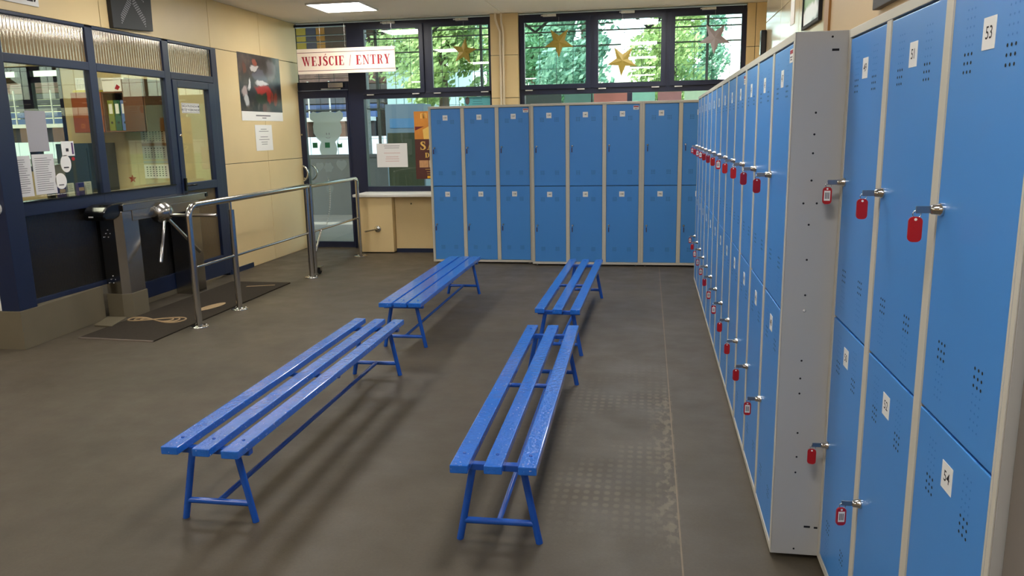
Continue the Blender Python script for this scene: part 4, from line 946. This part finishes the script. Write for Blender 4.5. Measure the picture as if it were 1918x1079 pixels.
rs = MB(); rs.prism([((.052 if i % 2 == 0 else .024)*math.sin(i*math.pi/5), (.052 if i % 2 == 0 else .024)*math.cos(i*math.pi/5)) for i in range(10)], fs_, 0, .002, mat('red_felt', (170, 60, 44), .8)); rs.build('star_decoration', None, (-6.12, 8.598, 1.02), label='small red felt star on the lower booth wall', cat='decoration')
# low dark cupboard behind the desk with a device light
cp = thing('server_cupboard', 'dark teal cupboard at the back of the booth below the hanging cabinet', 'cupboard', (-6.50, 8.35, 0)); TEAL = mat('dark_teal', (44, 62, 70), .5)
MB().box((-.22, -.22, 0), (.20, .24, 1.45), TEAL).build('body', cp, bevel=.004); MB().box((-.20, -.232, .06), (.18, -.221, 1.40), TEAL).build('door', cp, bevel=.003); MB().lathe([(.02, 0), (.02, -.004)], (.0, -.232, 1.28), mat('red_pilot', (220, 20, 60), .4), 12, 'y').build('red_knob', cp)

# ------------------------------------------------------------------ outside: terrace, steel grid wall, ice rink, trees
CONC = mat('terrace_concrete', (150, 148, 140), .8, noise=.15, nscale=2); ICE = mat('ice_sheet', (226, 238, 240), .25); GRASS = mat('lawn', (92, 120, 60), .9, noise=.3, nscale=2)
boxo('terrace', (-45, 10.06, -.12), (14, 14.6, -.02), CONC, None, kind='structure', label='grey concrete terrace outside the windows')
boxo('ice_rink', (-45, 14.6, -.12), (-8.7, 41, -.02), ICE, None, label='white ice surface of the rink beyond the door', cat='ice rink')
boxo('lawn', (-8.7, 14.6, -.12), (40, 70, -.03), GRASS, None, kind='structure', label='green lawn beyond the steel grid wall'); boxo('ground', (-70, 41, -.12), (-8.7, 70, -.03), GRASS, None, kind='structure', label='green ground behind the rink stand')
boxo('canopy_roof', (-12, 10.1, 3.62), (9, 15.6, 3.75), mat('canopy_white', (206, 208, 200), .7), None, kind='structure', label='pale canopy roof over the terrace')
# near barrier
nbr = thing('near_barrier', 'grey rink barrier of wide panels beyond the entrance door', 'barrier', (0, 14.3, 0)); NBM = mat('barrier_grey', (94, 100, 99), .5, noise=.1); NBT = mat('barrier_rail', (84, 88, 88), .5)
for i in range(9): boxo('panel', (-19.2+i*1.6+.01, 0, -.02), (-17.6+i*1.6-.01, .05, 1.06), NBM, nbr)
boxo('top_rail', (-19.2, -.03, 1.06), (-4.8, .09, 1.12), NBT, nbr)
fbr = thing('far_barrier', 'white boards on the far side of the ice rink', 'barrier', (0, 40, 0)); FBM = mat('rink_board_white', (226, 238, 240), .4)
for i in range(15): boxo('board', (-42+i*2.2+.015, 0, -.02), (-39.8+i*2.2-.015, .08, 1.36), FBM, fbr)
boxo('kick_strip', (-42, -.02, -.02), (-9.0, -.001, .22), mat('kick_yellow', (210, 208, 120), .5), fbr)
# stand behind the far boards
sd = thing('spectator_stand', 'spectator stand with brown piers, white posts and blue seats across the rink', 'stand', (0, 42.5, 0))
BRK = mat('stand_brick', (126, 96, 84), .8, noise=.2, nscale=3); SDK = mat('stand_dark', (62, 58, 60), .8); SEATB = mat('seat_blue', (72, 104, 160), .5, noise=.3, nscale=4); SEATR = mat('seat_red', (142, 116, 114), .6, noise=.5, nscale=3)
boxo('back_wall', (-45, .6, -.02), (-15.3, .8, 2.2), SDK, sd)
for i in range(13): boxo('pier', (-44+i*2.2, 0, -.02), (-43.2+i*2.2, .6, 2.2), BRK, sd)
boxo('white_ledge', (-45, -.1, 2.2), (-15.3, .9, 2.42), WHITE, sd)
for k in range(7):
    boxo('seat_row', (-45, .9+k*.8, 2.42+k*.42), (-15.3, 1.6+k*.8, 2.75+k*.42), SEATB if k < 2 else (mat('stand_grey', (112, 118, 126), .8, noise=.35, nscale=2) if k < 5 else SEATR), sd)
for i in range(23): boxo('white_post', (-44+i*1.25, .2, 2.42), (-43.93+i*1.25, .27, 4.4), WHITE, sd)
hw = thing('stand_end_wall', 'tall yellow, blue and orange hall end wall high behind the stand', 'wall', (0, 50, 0))
for i, (c, x0, x1) in enumerate((((176, 158, 62), -24.6, -22.1), ((58, 68, 96), -22.08, -21.4), ((172, 124, 52), -21.38, -20.8), ((74, 62, 58), -20.78, -16.6))): boxo('cladding_panel', (x0, 0, 5.0), (x1, .2, 11), mat('hall_clad_%d' % i, c, .6, noise=.08), hw)
boxo('support', (-24.6, .05, -.02), (-16.4, .2, 5.0), SDK, hw)
rr_ = thing('rink_roof', 'wide steel trussed roof over the ice rink', 'roof', (0, 0, 0))
boxo('roof_deck', (-46, 15.8, 9.4), (-10.4, 54, 9.6), mat('roof_deck_grey', (120, 118, 112), .8), rr_)
for k in range(7):
    y = 17+k*6
    boxo('lower_chord', (-46, y-.06, 8.3), (-10.4, y+.06, 8.42), DARKM, rr_)
    for q in range(12): MB().tube([(-46+q*2.96, y, 8.36), (-44.52+q*2.96, y, 9.4), (-43.04+q*2.96, y, 8.36)], .05, DARKM, 6).build('web', rr_)
for x in (-45.8, -10.6):
    for y in (16.2, 29, 52.5): boxo('column', (x-.12, y-.12, -.02), (x+.12, y+.12, 9.4), DARKM, rr_)
# pale pavilion
pv = thing('pavilion', 'pale cyan glazed pavilion behind the rink', 'building', (-1.4, 44, 0)); PVM = mat('pavilion_panel', (176, 214, 216), .35); boxo('core', (-13.4, .1, -.02), (-8.4, 3, 5.0), WHITE, pv)
for i in range(5):
    for j in range(4): boxo('facade_panel', (-13.4+i+.02, .0, .3+j*1.17), (-12.4+i-.02, .1, 1.45+j*1.17), PVM, pv)
rf_ = MB().prism([(-14.2, 4.9), (-8.0, 6.0), (-8.0, 6.25), (-14.2, 5.15)], lambda u, v, d: (u, d, v), -.6, 3.4, mat('pavilion_roof', (170, 178, 172), .6)); rf_.build('roof', pv)
# steel grid wall
gw = thing('steel_grid_wall', 'dark steel grid wall with thin wires along the terrace', 'grid wall', (0, 14.9, 0))
for k in range(6): boxo('column', (-5.2+k*2.05-.022, 0, -.02), (-5.2+k*2.05+.022, .06, 3.62), DARKM, gw)
for z, h in ((2.98, .022), (3.24, .02), (3.36, .018), (1.95, .03)): boxo('beam', (-7.2, .0, z), (6.5, .06, z+h), DARKM, gw)
for k in range(42): boxo('wire_upright', (-6.4+k*.31-.004, .065, .4), (-6.4+k*.31+.004, .073, 3.3), DARKM, gw)
for k in range(10): boxo('wire_rail', (-6.5, .073, .5+k*.30), (6.4, .080, .507+k*.30), DARKM, gw)
for k in range(5):
    for s_ in (-1, 1): MB().tube([(-5.2+k*2.05+1.02, .03, 3.26), (-5.2+k*2.05+1.02+s_*.45, .03, 3.62)], .022, DARKM, 6).build('brace', gw)
for k, (c, wd, lab) in enumerate((((58, 76, 74), 1.0, 'dark green banner on the grid wall low behind the back lockers'), ((96, 140, 128), .7, 'teal banner next to the dark green one on the grid wall'), ((196, 120, 108), .9, 'salmon pink banner on the grid wall'), ((150, 212, 190), .6, 'mint banner in the middle of the grid wall'), ((170, 116, 116), .6, 'dusty rose banner on the grid wall'), ((196, 222, 190), 1.0, 'pale green banner right of the rose one'), ((110, 140, 190), 1.2, 'blue banner at the right end of the grid wall'))):
    x = -2.35 + [0, 1.05, 1.2+.6, 2.75, 3.4, 4.05, 5.1][k]*.72
    boxo('advert_banner', (x, 14.86, 1.45), (x+wd*.70, 14.885, 2.18), mat('banner_%d' % k, c, .6, noise=.25, nscale=5), None, label=lab, cat='banner', group='banners on the grid wall')
vm = thing('vending_machine', 'blue kiosk machine with dark green lower half on the terrace', 'machine', (-4.15, 13.2, -.02)); MB().box((-.34, 0, .0), (.34, .5, 2.0), mat('kiosk_body', (120, 146, 164), .5)).build('body', vm, bevel=.01); MB().box((-.26, -.012, 1.60), (.30, -.001, 1.76), mat('kiosk_blue', (92, 148, 196), .4)).build('blue_screen', vm); MB().box((-.31, -.014, .55), (.31, -.001, 1.52), mat('kiosk_green', (54, 66, 44), .6)).build('green_board', vm)
# trees
def leafmat(name, rgb):
    m = bpy.data.materials.new(name); m.use_nodes = True; n = m.node_tree.nodes; l = m.node_tree.links; b_ = n['Principled BSDF']; b_.inputs['Roughness'].default_value = .55
    gi = n.new('ShaderNodeTexNoise'); gi.inputs['Scale'].default_value = 2.2; tc = n.new('ShaderNodeTexCoord'); l.new(tc.outputs['Object'], gi.inputs['Vector'])
    mx = n.new('ShaderNodeMix'); mx.data_type = 'RGBA'; c = lin(rgb); mx.inputs[6].default_value = (*[x*.7 for x in c], 1); mx.inputs[7].default_value = (*[min(1, x*1.5) for x in c], 1); l.new(gi.outputs['Fac'], mx.inputs[0]); l.new(mx.outputs[2], b_.inputs['Base Color'])
    tl = n.new('ShaderNodeBsdfTranslucent'); l.new(mx.outputs[2], tl.inputs[0]); ms = n.new('ShaderNodeMixShader'); ms.inputs[0].default_value = .45; l.new(b_.outputs[0], ms.inputs[1]); l.new(tl.outputs[0], ms.inputs[2]); l.new(ms.outputs[0], n['Material Output'].inputs[0]); return m
LEAF = [leafmat('leaf_bright', (150, 176, 116)), leafmat('leaf_mid', (104, 152, 112)), leafmat('leaf_blue', (118, 164, 140))]
BARK = mat('bark', (92, 80, 66), .9, noise=.2)
def tree(x, y, h, r, lm, n, label):
    t = thing('leafy_tree', label, 'tree', (x, y, -.03), 0, 'trees outside the windows'); b = MB()
    MB().tube([(0, 0, 0), (.05, 0, h*.35), (0, .05, h*.7)], [.16, .13, .06], BARK, 8).build('trunk', t)
    cs = [(random.gauss(0, r*.45), random.gauss(0, r*.4), h*.62+random.gauss(0, h*.17), random.uniform(.35, .6)*r) for _ in range(16)]
    vs, fs = [], []
    for i in range(n):
        c = cs[i % 16]; d = Vector((random.gauss(0, 1), random.gauss(0, 1), random.gauss(0, 1))).normalized()*c[3]*random.uniform(.6, 1.05); q = Vector(c[:3])+d
        a = Vector((random.gauss(0, 1), random.gauss(0, 1), random.gauss(0, 1))).normalized(); e = a.orthogonal().normalized(); s_ = random.uniform(.05, .11); e2_ = a.cross(e)
        k = len(vs); vs += [q-e*s_, q+e2_*s_*.5, q+e*s_, q-e2_*s_*.5]; fs.append((k, k+1, k+2, k+3))
    b.add(vs, fs, LEAF[lm]); me = bpy.data.meshes.new('foliage'); me.from_pydata([tuple(v) for v in vs], [], fs); me.materials.append(LEAF[lm]); link('foliage', me, t, kind='stuff')
for a in ((-5.0, 19.0, 6.0, 1.15, 0, 8000, 'bright green tree seen through the window left of the pillar'), (-3.5, 24.0, 7.0, 1.5, 1, 9000, 'mid green tree behind the first gold star right of the pillar'), (-1.55, 18.6, 5.6, 1.0, 2, 7000, 'bluish green tree between the two gold stars'),
          (.6, 25.6, 6.2, 1.3, 0, 8000, 'bright tree behind the lowest gold star'), (1.9, 31.0, 6.6, 1.0, 2, 5000, 'thin bluish tree at the left of the rightmost window'), (-8.0, 27.5, 8.6, 1.7, 0, 9000, 'tall bright tree behind the entrance sign'),
          (-18.5, 58.0, 13.0, 3.0, 1, 9000, 'tall dark tree beside the hall end wall'), (-5.6, 33.0, 9.0, 2.0, 2, 8000, 'tall bluish tree far behind the star left of the pillar')): tree(*a)
